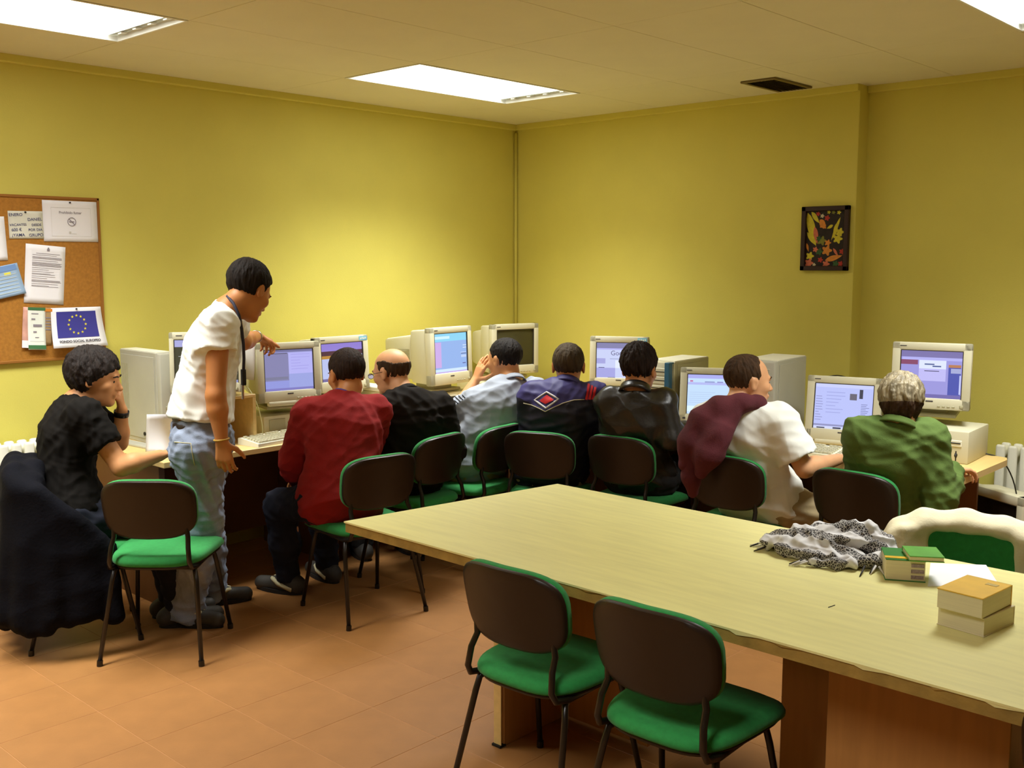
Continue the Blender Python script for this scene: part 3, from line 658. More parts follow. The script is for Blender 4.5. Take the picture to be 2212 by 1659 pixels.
def notice(label, c, w, h, rot, m=M_PAPER, curl=.0, pin=True, name='notice_sheet', flare=0.0):
    t = thing(name, label, 'paper', (c[0], BY - .001, c[1])); t.rotation_euler = (0, R(-rot), 0)
    cf = lambda u, v: -.001 - curl * (1 - v) ** 2 - curl * .3 * abs(u - .5) * (1 - v)
    b = MB(); b.grid(lambda u, v: Vector(((u - .5) * w * (1 + flare * (1 - v)), cf(u, v), (v - .5) * h)), 6, 10, .0006); b.build('sheet', m, t, True)
    if pin: b = MB(); b.tube([(.0, 0, h * .46), (.0, -.007, h * .46)], .0045, 8); b.build('pin', M_PIN, t)
    return t, (lambda u, v, o=.0012: Vector(((u - .5) * w * (1 + flare * (1 - v)), cf(u, v) - o, (v - .5) * h)))
def bars(t, f, rows, m, name='print_lines'):
    b = MB()
    for (u0, u1, v0, v1) in rows: b.quad([f(u0, v0), f(u1, v0), f(u1, v1), f(u0, v1)])
    b.build(name, m, t)
P = lambda u, v: (lambda p: (p[0], p[2]))(ony(u, v, BY))
# no-smoking sheet
t, f = notice('white landscape no-smoking sheet at the top right of the notice board', (2.392, 1.898), .283, .208, 0)
text_mesh('print_text', 'Prohibido fumar', .018, M_INK, t, f(.5, .71), (R(90), 0, 0), bold=.0003)
b = MB(); c = f(.52, .49, .0016); b.tube([c + Vector((math.cos(k * .314) * .021, 0, math.sin(k * .314) * .021)) for k in range(20)], .0017, 5, closed=True)
b.tube([c + Vector((-.015, 0, .015)), c + Vector((.015, 0, -.015))], .0017, 5); b.box(c + Vector((-.001, 0, 0)), (.026, .002, .005)); b.build('no_smoking_symbol', M_INK, t)
bars(t, f, [(.15, .88, .83, .835), (.15, .88, .13, .135), (.15, .153, .13, .83), (.877, .88, .13, .83), (.46, .50, .19, .25), (.51, .6, .19, .20)], mat('ink_faint', (200, 196, 190), rough=.8))
# typed A4 notice
t, f = notice('typed white portrait notice in the middle of the notice board', (2.246, 1.626), .200, .297, -5.0, pin=False)
rg = random.Random(5); rows = [(.53, .60, .90, .945), (.545, .585, .945, .965), (.26, .86, .852, .860)]
y = .83
for grp in (1, 3, 1, 5, 1, 1, 1, 2, 1, 1, 3, 1, 2):
    for _ in range(grp): rows.append((.17, rg.uniform(.55, .92) if grp < 3 else rg.uniform(.88, .92), y - .006, y)); y -= .0145
    y -= .018
bars(t, f, [r for r in rows if r[2] > .06], M_INK)
# european flag sheet
t, f = notice('white sheet with a blue flag of yellow stars, low on the notice board', (2.398, 1.352), .262, .205, 0, curl=.035, flare=.10)
bars(t, f, [(.10 + .78 * i / 10, .10 + .78 * (i + 1) / 10, .24 + .66 * j / 8, .24 + .66 * (j + 1) / 8) for i in range(10) for j in range(8)], M_EU, 'flag')
for k in range(12):
    a = math.pi / 6 * k; b = MB(); c = f(.49 + .165 * math.cos(a), .57 + .225 * math.sin(a), .003); pts = []
    for q in range(10): rr = .0078 if q % 2 == 0 else .0035; pts.append(c + Vector((rr * math.sin(math.pi * q / 5), 0, rr * math.cos(math.pi * q / 5))))
    b.bm.faces.new([b.bm.verts.new(p) for p in pts]); b.build('star', M_STAR, t)
q = text_mesh('print_text', 'FONDO SOCIAL EUROPEO', .0180, M_PRINT, t, f(.50, .150, .0075), (R(90 - 16), 0, 0), bold=.0006)
# hand-written note
t, f = notice('hand-written note in blue ink beside the no-smoking sheet', tuple((np.array(P(20, 456)) + np.array(P(91, 515))) / 2), .170, .137, 1, m=mat('paper_grey', (214, 212, 196), rough=.8), pin=True)
for (tx, x, y, s) in (('ENERO', .22, .86, .021), ('DANIEL', .76, .70, .021), ('VACANTES', .27, .50, .0165), ('DESDE', .80, .50, .0165), ('600 €', .22, .32, .021), ('POR DIA', .76, .32, .018), ('¡YAMA', .26, .13, .021), ('GRUPO', .77, .13, .021)):
    text_mesh('hand_writing', tx, s, M_INKD, t, f(x, y, .0014), (R(90), R(-2), 0), bold=.0002)
# other sheets
A0, A1 = P(10, 470), P(10, 563)
notice('plain white sheet at the left picture edge on the notice board', (A0[0] - .10, (A0[1] + A1[1]) / 2), .20, .215, 2, pin=False)
t, f = notice('tilted pale blue flyer with a yellow spot on the notice board', (P(2, 610)[0], P(2, 610)[1]), .20, .155, 12, m=mat('flyer_blue', (150, 176, 206), rough=.7), curl=.012, pin=False)
bars(t, f, [(.05, .95, .80, .98)], mat('flyer_band', (112, 146, 196), rough=.7)); bars(t, f, [(.05, .9, .12 + k * .11, .15 + k * .11) for k in range(6)], mat('flyer_print', (176, 190, 196), rough=.7)); bars(t, f, [(.62, .78, .66, .76)], M_STAR, 'yellow_spot')
c = P(78, 708)
M_PINK = mat('leaflet_pink', (206, 156, 140), rough=.7, vary=.2, vscale=20); M_LG = mat('leaflet_green', (60, 110, 66), rough=.7)
t, f = notice('pink printed leaflet at the back of the leaflet stack, low on the board', (c[0] - .012, c[1]), .115, .205, -6, m=M_PINK, curl=.008, pin=False, name='leaflet'); bars(t, f, [(.0, .95, .0, .18)], M_PAPER)
t, f = notice('white and green folded leaflet in front of the leaflet stack, low on the board', (c[0], c[1] - .004), .088, .215, -4, m=mat('leaflet_white', (228, 232, 222), rough=.7), curl=.016, pin=False, name='leaflet')
bars(t, f, [(.0, 1, .93, 1), (.0, 1, .02, .11)], M_LG); bars(t, f, [(.2, .6, .84, .86), (.2, .42, .70, .74), (.3, .8, .54, .60), (.3, .5, .40, .44), (.4, .62, .28, .30), (.1, .9, .20, .205)], M_INK)
t, f = notice('brown photo leaflet beside the flag sheet, low on the board', (c[0] + .058, c[1] + .004), .05, .19, -5, m=mat('leaflet_brown', (170, 140, 96), rough=.7, vary=.3, vscale=18), pin=False, name='leaflet'); bars(t, f, [(.1, .9, .9, .98)], mat('leaflet_orange', (214, 130, 40), rough=.7)); bars(t, f, [(.1, .8, .4 + k * .08, .43 + k * .08) for k in range(5)], M_INK)
# ------------------------------------------------------------------ framed picture on the right wall
pa, pb = onx(1733, 447, WALL_X - .02), onx(1830, 585, WALL_X - .02)
pw, ph = abs(pa[1] - pb[1]), abs(pa[2] - pb[2])
t = thing('framed_picture', 'small dark framed picture of yellow leaves and flowers on the right wall', 'picture', (WALL_X, (pa[1] + pb[1]) / 2, (pa[2] + pb[2]) / 2), R(-90))
M_FR = mat('picture_frame', (44, 20, 14), rough=.5)
b = MB(); fw_ = .028
for s in (-1, 1): b.box((0, -.014, s * (ph / 2 - fw_ / 2)), (pw, .028, fw_), bev=.003, seg=1); b.box((s * (pw / 2 - fw_ / 2), -.014, 0), (fw_, .028, ph), bev=.003, seg=1)
b.build('frame', M_FR, t)
b = MB(); b.box((0, -.008, 0), (pw - .02, .008, ph - .02)); b.build('canvas', mat('canvas_dark', (34, 24, 20), rough=.7, vary=.4, vscale=30), t)
cw, ch_ = pw - 2 * fw_, ph - 2 * fw_
PC = dict(y=(198, 184, 40), o=(204, 128, 44), r=(170, 44, 30), p=(196, 104, 76), g=(44, 84, 40), d=(120, 120, 36), w=(196, 184, 156))
def leafshape(x0, y0, x1, y1, wd, n=9):
    d = Vector((x1 - x0, y1 - y0)); nrm = Vector((-d.y, d.x)).normalized() * wd; L = []
    for s in (1, -1):
        rng = range(n) if s == 1 else range(n - 1, -1, -1)
        for k in rng: q = k / (n - 1); pz = math.sin(math.pi * q ** .8) * s; L.append((x0 + d.x * q + nrm.x * pz, y0 + d.y * q + nrm.y * pz))
    return [L[0]] + L[1:n - 1] + [L[n - 1]] + L[n + 1:2 * n - 1]
def flower(x, y, r): return [(x + r * (1 + .28 * math.cos(5 * a)) * math.cos(a), y + r * .72 * (1 + .28 * math.cos(5 * a)) * math.sin(a)) for a in [k * .2094 for k in range(30)]]
shapes = [('y', leafshape(.02, .98, .27, .36, .10)), ('y', leafshape(.02, .62, .26, .38, .05)), ('p', leafshape(.22, .72, .30, .40, .06)), ('y', leafshape(.12, .99, .34, .78, .05)), ('o', leafshape(.34, .84, .52, .68, .07)), ('o', flower(.43, .74, .07)),
 ('y', leafshape(.88, .88, .66, .46, .035)), ('y', leafshape(.70, .74, .54, .68, .03)), ('y', leafshape(.80, .78, .72, .50, .05)), ('y', flower(.88, .61, .09)), ('y', flower(.83, .49, .10)), ('r', flower(.30, .95, .05)), ('w', flower(.41, .91, .045)), ('r', flower(.54, .87, .06)), ('y', flower(.58, .975, .04)), ('d', flower(.70, .97, .04)), ('y', flower(.84, .965, .045)),
 ('d', flower(.42, .46, .10)), ('g', flower(.34, .50, .06)), ('g', flower(.36, .26, .08)), ('o', flower(.56, .28, .11)), ('o', flower(.58, .42, .07)), ('o', leafshape(.52, .10, .97, .19, .05)), ('p', flower(.26, .30, .06)), ('y', flower(.12, .18, .09)), ('p', flower(.10, .05, .10)), ('r', flower(.40, .11, .06)), ('r', flower(.95, .26, .06)), ('r', flower(.93, .04, .06)), ('g', flower(.80, .04, .07)), ('p', flower(.55, .035, .08)), ('w', flower(.24, .02, .04)), ('o', leafshape(.02, .42, .08, .26, .03)), ('p', leafshape(.72, .32, .86, .18, .03))]
b = MB(); keys = list(PC)
for n, (c, L) in enumerate(shapes):
    b.mi = keys.index(c); b.bm.faces.new([b.bm.verts.new(((min(1, max(0, x)) - .5) * cw, -.0125 - .00006 * n, (min(1, max(0, y)) - .5) * ch_)) for x, y in L]).material_index = b.mi
b.build('painting', [mat('paint_' + k, PC[k], rough=.6, vary=.12, vscale=60) for k in keys], t)
# ------------------------------------------------------------------ things on the meeting table
M_PAGES = mat('book_pages', (222, 212, 176), rough=.85, vary=.05, vscale=6, stretch=(1, 1, 40)); M_BG = mat('book_green', (40, 120, 48), rough=.4); M_BG2 = mat('book_lightgreen', (90, 160, 60), rough=.4, vary=.12, vscale=20)
M_BYEL = mat('book_yellow', (236, 190, 70), rough=.4, vary=.08, vscale=14); M_BBAND = mat('book_band', (222, 178, 40), rough=.4)
def book(label, loc, rz, w, d, h, cover, spine_x=1, hard=True):
    t = thing('book', label, 'book', loc, rz)
    b = MB(); b.box((0, 0, h / 2), (w - .006, d - .004, h - .006)); b.build('pages', M_PAGES, t)
    b = MB(); b.box((0, 0, h - .0015), (w, d, .003), bev=.001, seg=1); (b.box((0, 0, .0015), (w, d, .003), bev=.001, seg=1) if hard else None); b.build('cover', cover, t)
    b = MB(); b.box((spine_x * (w / 2 - .0015), 0, h / 2), (.003, d, h), bev=.001, seg=1); b.build('spine', cover, t)
    return t
# green dictionary (long side runs away from the camera)
t = book('thick green and yellow dictionary lying beside the scarf', (3.068, 1.222, DESK_Z), R(29), .135, .115, .066, M_BG, spine_x=1)
b = MB(); b.box((-.045, 0, .0668), (.022, .116, .0012)); b.build('title_band', M_BBAND, t)
b = MB()
for k in range(3): b.box((-.0670, -.042 + k * .018, .034 ), (.003, .010, .052))
b = MB()
for k in range(3): b.box((-.0662, -.034, .014 + k * .018), (.003, .036, .010))
b.build('thumb_marks', mat('thumb_grey', (150, 132, 136), rough=.7, vary=.4, vscale=200), t)
book('small light green paperback lying on the dictionary', (3.075, 1.165, DESK_Z + .067), R(33), .115, .10, .017, M_BG2, spine_x=1)
t = book('lower of the two thick old books near the table corner', (2.775, .905, DESK_Z), R(-8), .165, .128, .050, M_PAGES, spine_x=1)
t = book('upper of the two thick books, with a plain yellow cover', (2.762, .907, DESK_Z + .050), R(-6), .172, .122, .056, M_BYEL, spine_x=1, hard=False)
b = MB(); b.box((.045, -.025, .0565), (.018, .030, .0008)); b.build('cover_mark', mat('mark_gold', (196, 170, 90), rough=.5), t)
pc = [onz(2004, 1267, DESK_Z), onz(2010, 1217, DESK_Z), onz(2130, 1221, DESK_Z), onz(2158, 1264, DESK_Z)]
b = MB(); cpt = sum(pc) / 4
b.prism([(float(p[0] - cpt[0]), float(p[1] - cpt[1])) for p in pc], .0, .0012, lambda x, y, h: Vector((x, y, h))); o = b.build('paper_sheet', M_PAPER); o.location = (cpt[0], cpt[1], DESK_Z); tag(o, 'blank white sheet of paper lying between the dictionary and the yellow books', 'paper')
b = MB(); b.tube([(2.63, 1.25, DESK_Z + .001), (2.66, 1.245, DESK_Z + .0012)], .0011, 5); tag(b.build('pencil_lead', M_DARKSLOT), 'tiny dark scrap lying alone on the table top', 'scrap')
# ------------------------------------------------------------------ checked scarf heaped on the table
def scarf_mat():
    m = bpy.data.materials.new('scarf_check'); m.use_nodes = True; nt = m.node_tree; bs = nt.nodes['Principled BSDF']; bs.inputs['Roughness'].default_value = .9
    tc = nt.nodes.new('ShaderNodeTexCoord'); n = nt.nodes.new('ShaderNodeTexNoise'); n.inputs['Scale'].default_value = 9; nt.links.new(tc.outputs['Object'], n.inputs['Vector'])
    mx = nt.nodes.new('ShaderNodeMixRGB'); mx.inputs[0].default_value = .06; nt.links.new(tc.outputs['Object'], mx.inputs[1]); nt.links.new(n.outputs['Color'], mx.inputs[2])
    vo = nt.nodes.new('ShaderNodeTexVoronoi'); vo.inputs['Scale'].default_value = 130; vo.feature = 'DISTANCE_TO_EDGE'; nt.links.new(mx.outputs[0], vo.inputs['Vector'])
    r1 = nt.nodes.new('ShaderNodeValToRGB'); r1.color_ramp.interpolation = 'CONSTANT'; r1.color_ramp.elements[0].color = (.50, .48, .45, 1); r1.color_ramp.elements[1].position = .075; r1.color_ramp.elements[1].color = (.035, .03, .03, 1); nt.links.new(vo.outputs['Distance'], r1.inputs[0])
    wv = nt.nodes.new('ShaderNodeTexWave'); wv.inputs['Scale'].default_value = 3.6; wv.inputs['Distortion'].default_value = 5; wv.inputs['Detail'].default_value = 1; nt.links.new(tc.outputs['Object'], wv.inputs['Vector'])
    r2 = nt.nodes.new('ShaderNodeValToRGB'); r2.color_ramp.interpolation = 'CONSTANT'; r2.color_ramp.elements[0].color = (0, 0, 0, 1); r2.color_ramp.elements[1].position = .34; r2.color_ramp.elements[1].color = (1, 1, 1, 1); nt.links.new(wv.outputs['Color'], r2.inputs[0])
    m2 = nt.nodes.new('ShaderNodeMixRGB'); nt.links.new(r2.outputs[0], m2.inputs[0]); m2.inputs[1].default_value = (.66, .65, .65, 1); nt.links.new(r1.outputs[0], m2.inputs[2]); nt.links.new(m2.outputs[0], bs.inputs['Base Color'])
    return m
M_SCARF = scarf_mat(); M_SCARFW = mat('scarf_fringe', (206, 202, 196), rough=.9)
sb = (3.10, 1.455, DESK_Z); t = thing('checked_scarf', 'crumpled black and white checked scarf with fringes heaped on the table', 'scarf', sb)
rg = np.random.RandomState(11); pr = []
rt2 = np.array([.45, -.89, 0]) * .80; fw2 = np.array([.89, .45, 0]) * .95         # along the heap, and across it
def sp(a, c, z): return np.array([sb[0], sb[1], DESK_Z]) + rt2 * a + fw2 * c + np.array([0, 0, z])
for (pts, r) in [([(-.27, .03, .03), (-.20, .00, .040), (-.12, -.03, .036), (-.02, -.05, .034), (.08, -.06, .03)], .024),
                 ([(-.25, .07, .03), (-.15, .06, .050), (-.05, .05, .070), (.05, .05, .088), (.13, .05, .085), (.19, .02, .05), (.21, -.02, .03)], .028),
                 ([(-.22, -.02, .02), (-.12, -.07, .020), (.0, -.09, .020), (.10, -.10, .022), (.18, -.07, .022)], .019),
                 ([(-.05, .0, .055), (.04, -.01, .066), (.12, -.02, .060), (.18, -.04, .042), (.15, -.09, .03)], .020),
                 ([(-.18, .10, .03), (-.05, .12, .05), (.08, .12, .06), (.20, .08, .04)], .030),
                 ([(-.10, -.13, .012), (.0, -.14, .014), (.06, -.13, .016)], .015),
                 ([(-.20, .04, .025), (-.05, .02, .035), (.10, .03, .045), (.16, .0, .03)], .030),
                 ([(-.14, .0, .055), (-.03, -.03, .058), (.06, .0, .075), (.11, .05, .09)], .014),
                 ([(-.22, .05, .045), (-.10, .02, .065), (.02, .03, .085)], .013)]:
    P_ = [sp(*p) for p in pts]; pr += chain(P_, [r] * len(P_), k=.016)
pr.append(fnp(lambda X, Y, Z: (Z - DESK_Z - .0008) + 0 * X + 0 * Y, (0, 0, 0), (0, 0, 0))) if False else None
pr.append(fnp(lambda X, Y, Z: Z - DESK_Z - .0005 + 0 * X + 0 * Y, (2.6, 1.0, DESK_Z - .08), (3.7, 2.0, DESK_Z + .0), k=.002, sub=True))
sdf_mesh('cloth', pr, .0045, M_SCARF, t, sb, wrinkle=folds(.011, 95, 5))
for k in range(16):
    if k < 7: a, c = -.275 + rg.uniform(-.01, .02), .0 + .014 * k
    elif k < 12: a, c = -.11 + rg.uniform(-.03, .01), -.13 + rg.uniform(-.01, .01)
    else: a, c = .12 + rg.uniform(-.02, .04), -.12 + rg.uniform(-.02, .0)
    p0 = sp(a, c, .018) - np.array(sb); dv = (-rt2 * .05 if k < 12 else -fw2 * .04 - rt2 * .01) + rg.normal(size=3) * .012; dv[2] = 0
    p1 = p0 + dv * .5; p1[2] = .010; p2 = p0 + dv; p2[2] = .0025
    b = MB(); b.tube([p0, p1, p2], [.0035, .003, .0018], 6); b.build('fringe', M_SCARFW if k % 3 else M_DARKSLOT, t, True)
# ------------------------------------------------------------------ clothes hung on chairs
M_CREAM = mat('coat_cream', (226, 216, 182), rough=.85, vary=.04, vscale=8, bump=.1, bscale=120)
cb = np.array([3.69, 1.25, 0.0]); t = thing('white_coat', 'cream white coat draped over the chair back beyond the table', 'coat', tuple(cb))
e1 = np.array([.27, -.96, 0]); e2 = np.array([.96, .27, 0])                  # along the chair back, behind it
def cp(a, c, z): return cb + e1 * a + e2 * (c - .9 * min(a * a, .05)) + np.array([0, 0, z - .068])
top_ = ((-.27, .74), (-.22, .815), (-.14, .850), (0, .858), (.12, .852), (.24, .838), (.32, .80))
pr = chain([cp(a, .004, z) for a, z in top_], [.030, .034, .036, .034, .034, .036, .036], k=.03) + chain([cp(a, -.034, z - .012) for a, z in top_], [.022] * 7, k=.03)
for a in np.linspace(-.29, .36, 22):
    zt = float(np.interp(a, [-.29, -.2, .25, .36], [.72, .82, .82, .74])); o_ = .012 * math.sin(a * 40)
    if a < -.12 or a > .16:
        zb = float(np.interp(a, [-.29, -.20, -.12, .16, .22, .36], [.58, .56, .70, .72, .46, .42]))
        pr.append(cap(cp(a, -.052 + o_, zt), cp(a * 1.05, -.078 + 1.4 * o_, zb), .022, .022, k=.025))
    pr.append(cap(cp(a, .040 - o_, zt), cp(a * 1.10, .085 - o_, .40), .026, .026, k=.03))
sdf_mesh('cloth', pr, .0070, M_CREAM, t, cb, wrinkle=folds(.005, 40, 3))
M_NAVY = mat('jacket_navy', (9, 9, 15), rough=.9, spec=.1, vary=.15, vscale=12, bump=.2, bscale=90); M_PIPE = mat('piping_cream', (190, 180, 150), rough=.7)
# navy jacket hung on the back of the chair of the man in black
jc = np.array([2.02, 4.56, 0.0]); fa = R(-22); F_ = np.array([math.cos(fa), math.sin(fa), 0]); R_ = np.array([math.sin(fa), -math.cos(fa), 0])
t = thing('navy_jacket', 'dark navy jacket with cream piping hung over the left chair, reaching the floor', 'jacket', tuple(jc))
def jp(r_, f_, z): return jc + R_ * r_ + F_ * f_ + np.array([0, 0, z])
pr = chain([jp(-.22, -.255, .74), jp(-.15, -.262, .795), jp(0, -.255, .805), jp(.15, -.262, .795), jp(.22, -.245, .74)], [.035, .036, .036, .036, .04], k=.04)
pr += chain([jp(-.21, -.20, .74), jp(-.12, -.185, .785), jp(.06, -.185, .785), jp(.19, -.20, .76)], [.035, .04, .04, .04], k=.04)
for r_ in np.linspace(-.2, .2, 9): pr.append(cap(jp(r_, -.175, .76), jp(r_ * 1.05, -.165, .56), .030, .028, k=.03))
pp = [(-.24, -.27), (-.10, -.30), (.05, -.30), (.20, -.285), (.28, -.19), (.31, -.05), (.30, .10)]; L_ = np.linspace(0, 1, len(pp)); rgj = np.random.RandomState(4)
for q in np.linspace(0, 1, 26):
    r_ = float(np.interp(q, L_, [p[0] for p in pp])); f_ = float(np.interp(q, L_, [p[1] for p in pp])); zt = float(np.interp(q, [0, .1, .5, .68, .85, 1], [.70, .77, .77, .72, .60, .46])); zb = .11 + .05 * rgj.rand() + .05 * q
    k2 = 1.0 + .10 * (1 if q > .05 else .6); o_ = .012 * math.sin(q * 44)
    pr.append(cap(jp(r_ * .96, f_ * .96, zt), jp(r_ * k2 + o_, f_ * k2 - o_, zb), .030, .034, k=.035))
sdf_mesh('cloth', pr, .010, M_NAVY, t, jc, wrinkle=folds(.006, 26, 9))
def jpath(px, D): return [at(u, v, D) - jc for u, v in px]
b = MB(); b.tube(jpath([(206, 1115), (204, 1150), (205, 1168), (212, 1176), (222, 1174), (227, 1160), (224, 1142), (214, 1132), (205, 1126)], 4.50), .0035, 6); tag(b.build('piping', M_PIPE, t, True), 'cream piping loop')
b = MB(); b.tube(jpath([(207, 1135), (216, 1140), (222, 1147)], 4.50), .004, 6); b.build('piping', M_PIPE, t, True)
b = MB(); b.tube(jpath([(122, 1146), (130, 1138), (134, 1134)], 4.50), .003, 6); b.build('piping', M_PIPE, t, True)
b = MB(); b.tube(jpath([(3, 1030), (6, 1090), (4, 1150), (5, 1175), (1, 1190)], 4.47), .0035, 6); b.build('piping', M_PIPE, t, True)
# ------------------------------------------------------------------ people
from mathutils.bvhtree import BVHTree
def skin(n, c): return mat('skin_' + n, c, rough=.5, vary=.06, vscale=14, spec=.35)
def hairm(n, c, vary=.35): return mat('hair_' + n, c, rough=.75, vary=vary, vscale=55, stretch=(1, 1, .25), bump=.5, bscale=160, spec=.2)
M_EYE = mat('eye_white', (214, 204, 190), rough=.3); M_IRIS = mat('eye_dark', (38, 24, 16), rough=.2)
def nz(v): v = np.array(v, float); return v / max(np.linalg.norm(v), 1e-9)
def yawv(a): a = R(a); return np.array([math.cos(a), math.sin(a), 0.0]), np.array([math.sin(a), -math.cos(a), 0.0])
UP = np.array([0, 0, 1.0])
def head_frame(yaw, pitch, roll=0):
    f, r = yawv(yaw); p = R(pitch); f2 = f * math.cos(p) - UP * math.sin(p); u = np.cross(r, f2)
    q = R(roll); r2 = r * math.cos(q) + u * math.sin(q); u2 = np.cross(r2, f2)
    return np.stack([r2, f2, u2], 1)
def head_prims(M, hc, s=1.0):
    W = lambda x, y, z: hc + M @ np.array([x, y, z]) * s
    E_ = lambda c, r, k=.02, sub=False: ell(W(*c), np.array(r) * s, M, k, sub)
    C_ = lambda a, b, ra, rb, k=.012: cap(W(*a), W(*b), ra * s, rb * s, k=k)
    pr = [E_((0, -.012, .028), (.0765, .098, .087)), E_((0, .030, -.030), (.062, .064, .085), .03), E_((0, .038, -.078), (.046, .046, .036), .025), C_((-.012, .076, -.098), (.012, .076, -.098), .017, .017, .018),
          C_((0, .090, .002), (0, .110, -.030), .008, .0115, .010), C_((-.010, .098, -.034), (.010, .098, -.034), .008, .008, .008), C_((-.036, .082, .019), (.036, .082, .019), .010, .010, .014),
          C_((-.018, .0935, -.060), (.018, .0935, -.060), .0065, .0065, .008), C_((-.015, .0925, -.069), (.015, .0925, -.069), .0065, .0065, .007)]
    for q in (-1, 1):
        pr += [E_((q * .043, .062, -.022), (.022, .022, .022), .02), E_((q * .031, .101, .000), (.015, .014, .010), .010, True)]
        pr += [E_((q * .079, -.006, -.008), (.009, .019, .032), .008), E_((q * .074, -.012, .008), (.013, .012, .018), .008), E_((q * .088, -.001, -.006), (.006, .009, .018), .006, True)]
    return pr
def hair_prim(M, hc, c, r, gz, gy, zmin, zmax=None, s=1.0, back=None):
    c = np.array(c); r = np.array(r) * s
    def fn(X, Y, Z):
        dx, dy, dz = X - hc[0], Y - hc[1], Z - hc[2]
        x, y, z = [(dx * M[0, i] + dy * M[1, i] + dz * M[2, i]) / s for i in range(3)]
        q = [(x - c[0]) / r[0] * s, (y - c[1]) / r[1] * s, (z - c[2]) / r[2] * s]; k0 = np.sqrt(q[0]**2 + q[1]**2 + q[2]**2)
        d = (k0 - 1) * r.min()
        d = np.maximum(d, (y - np.interp(z, gz, gy)) * .75 * s); d = np.maximum(d, (zmin + (.009 if zmin < -.06 else .018) * np.sin(9 * np.arctan2(x, y)) - z) * s)
        if zmax is not None: d = np.maximum(d, (z - np.interp(y, zmax[0], zmax[1])) * s)
        return d
    m = r.max() + .03; ctr = hc + M @ c
    return fnp(fn, ctr - m, ctr + m, k=.006)
def strands(M, hc, amp):
    nse = folds(amp * .6, 210, 31)
    def w(V):
        q = (V - hc) @ M; az = np.arctan2(q[:, 0], -(q[:, 1] + .03) - (q[:, 2] - .05) * .3); rr = np.hypot(q[:, 0], q[:, 1] + .03)
        z = q[:, 2]; fade = np.clip(rr / .05, 0, 1)
        return amp * fade * (.55 * np.sin(11 * az + 2.2 * np.sin(z * 38 + az)) + .45 * np.sin(23 * az + 1.5 * np.sin(z * 55 + 2 * az)) + .3 * np.sin(41 * az + z * 30)) + nse(V)
    return w
def hand_prims(w, d, pn, side, curl=25, thumb=30, s=1.0, spread=4):
    d = nz(d); pn = nz(np.array(pn) - d * (np.array(pn) @ d)); lat = np.cross(d, pn) * side       # lat points to the thumb side
    pr = []; K = []
    for i, (off, ln) in enumerate(((.030, .088), (.010, .092), (-.010, .088), (-.028, .080))):
        k0 = w + lat * off * .55 * s + d * .012 * s; k1 = w + (lat * off + d * ln) * s
        pr.append(cap(k0, k1, .0135 * s, .0115 * s, k=.012)); K.append((k1, off))
    for (k1, off), segs in zip(K, ((.042, .026, .021), (.046, .029, .022), (.042, .027, .021), (.033, .021, .019))):
        p = k1; a = curl * .7; dd = nz(d + lat * off * spread)
        for j, L in enumerate(segs):
            v = dd * math.cos(R(a)) + pn * math.sin(R(a)); q = p + v * L * s
            pr.append(cap(p, q, (.0098 - .0011 * j) * s, (.0090 - .0011 * j) * s, k=.004)); p = q; a += curl
    p = w + lat * .022 * s + d * .022 * s; v = nz(d * .55 + lat * .75 + pn * .35)
    for j, L in enumerate((.042, .033, .025)):
        q = p + v * L * s; pr.append(cap(p, q, (.0135 - .002 * j) * s, (.0120 - .002 * j) * s, k=.007)); p = q; v = nz(v + (d * .6 - lat * .3) * math.sin(R(thumb)))
    return pr
def camcast(tree, base, u, v):
    d = _ray(u, v); d = d / np.linalg.norm(d)
    h = tree.ray_cast(Vector(_C - np.array(base)), Vector(d))
    return h
def tree_of(o):
    me = o.data; n = len(me.vertices); co = np.empty(n * 3, np.float32); me.vertices.foreach_get('co', co)
    li = np.empty(len(me.loops), np.int32); me.loops.foreach_get('vertex_index', li)
    return BVHTree.FromPolygons(co.reshape(-1, 3).tolist(), li.reshape(-1, 4).tolist())
def decal(o, base, px4, m, name, nu=6, nv=6, off=.003, parent=None):
    T = tree_of(o); b = MB(); g = {}
    for i in range(nu + 1):
        for j in range(nv + 1):
            u, v = i / nu, j / nv; p = [(1-u)*(1-v)*px4[0][k] + u*(1-v)*px4[1][k] + u*v*px4[2][k] + (1-u)*v*px4[3][k] for k in (0, 1)]
            h = camcast(T, base, *p)
            if h[0] is not None: g[i, j] = b.bm.verts.new(h[0] + h[1] * off)
    for i in range(nu):
        for j in range(nv):
            q = [(i, j), (i + 1, j), (i + 1, j + 1), (i, j + 1)]
            if all(k in g for k in q): b.bm.faces.new([g[k] for k in q])
    return b.build(name, m, parent or o, True)
def decal_line(o, base, px, m, name, r=.003, closed=False, parent=None, off=.001, step=8):
    T = tree_of(o); P_ = []; px = list(px) + ([px[0]] if closed else [])
    for (a, b_) in zip(px, px[1:]):
        n = max(1, int(math.hypot(b_[0]-a[0], b_[1]-a[1]) / step))
        for k in range(n):
            h = camcast(T, base, a[0] + (b_[0]-a[0]) * k / n, a[1] + (b_[1]-a[1]) * k / n)
            if h[0] is not None: P_.append(h[0] + h[1] * off)
    if not closed:
        h = camcast(T, base, *px[-1])
        if h[0] is not None: P_.append(h[0] + h[1] * off)
    b = MB(); b.tube(P_, r, 6, closed=closed); return b.build(name, m, parent or o, True)
GZ = [-.12, -.07, -.03, .0, .03, .055, .075, .10]
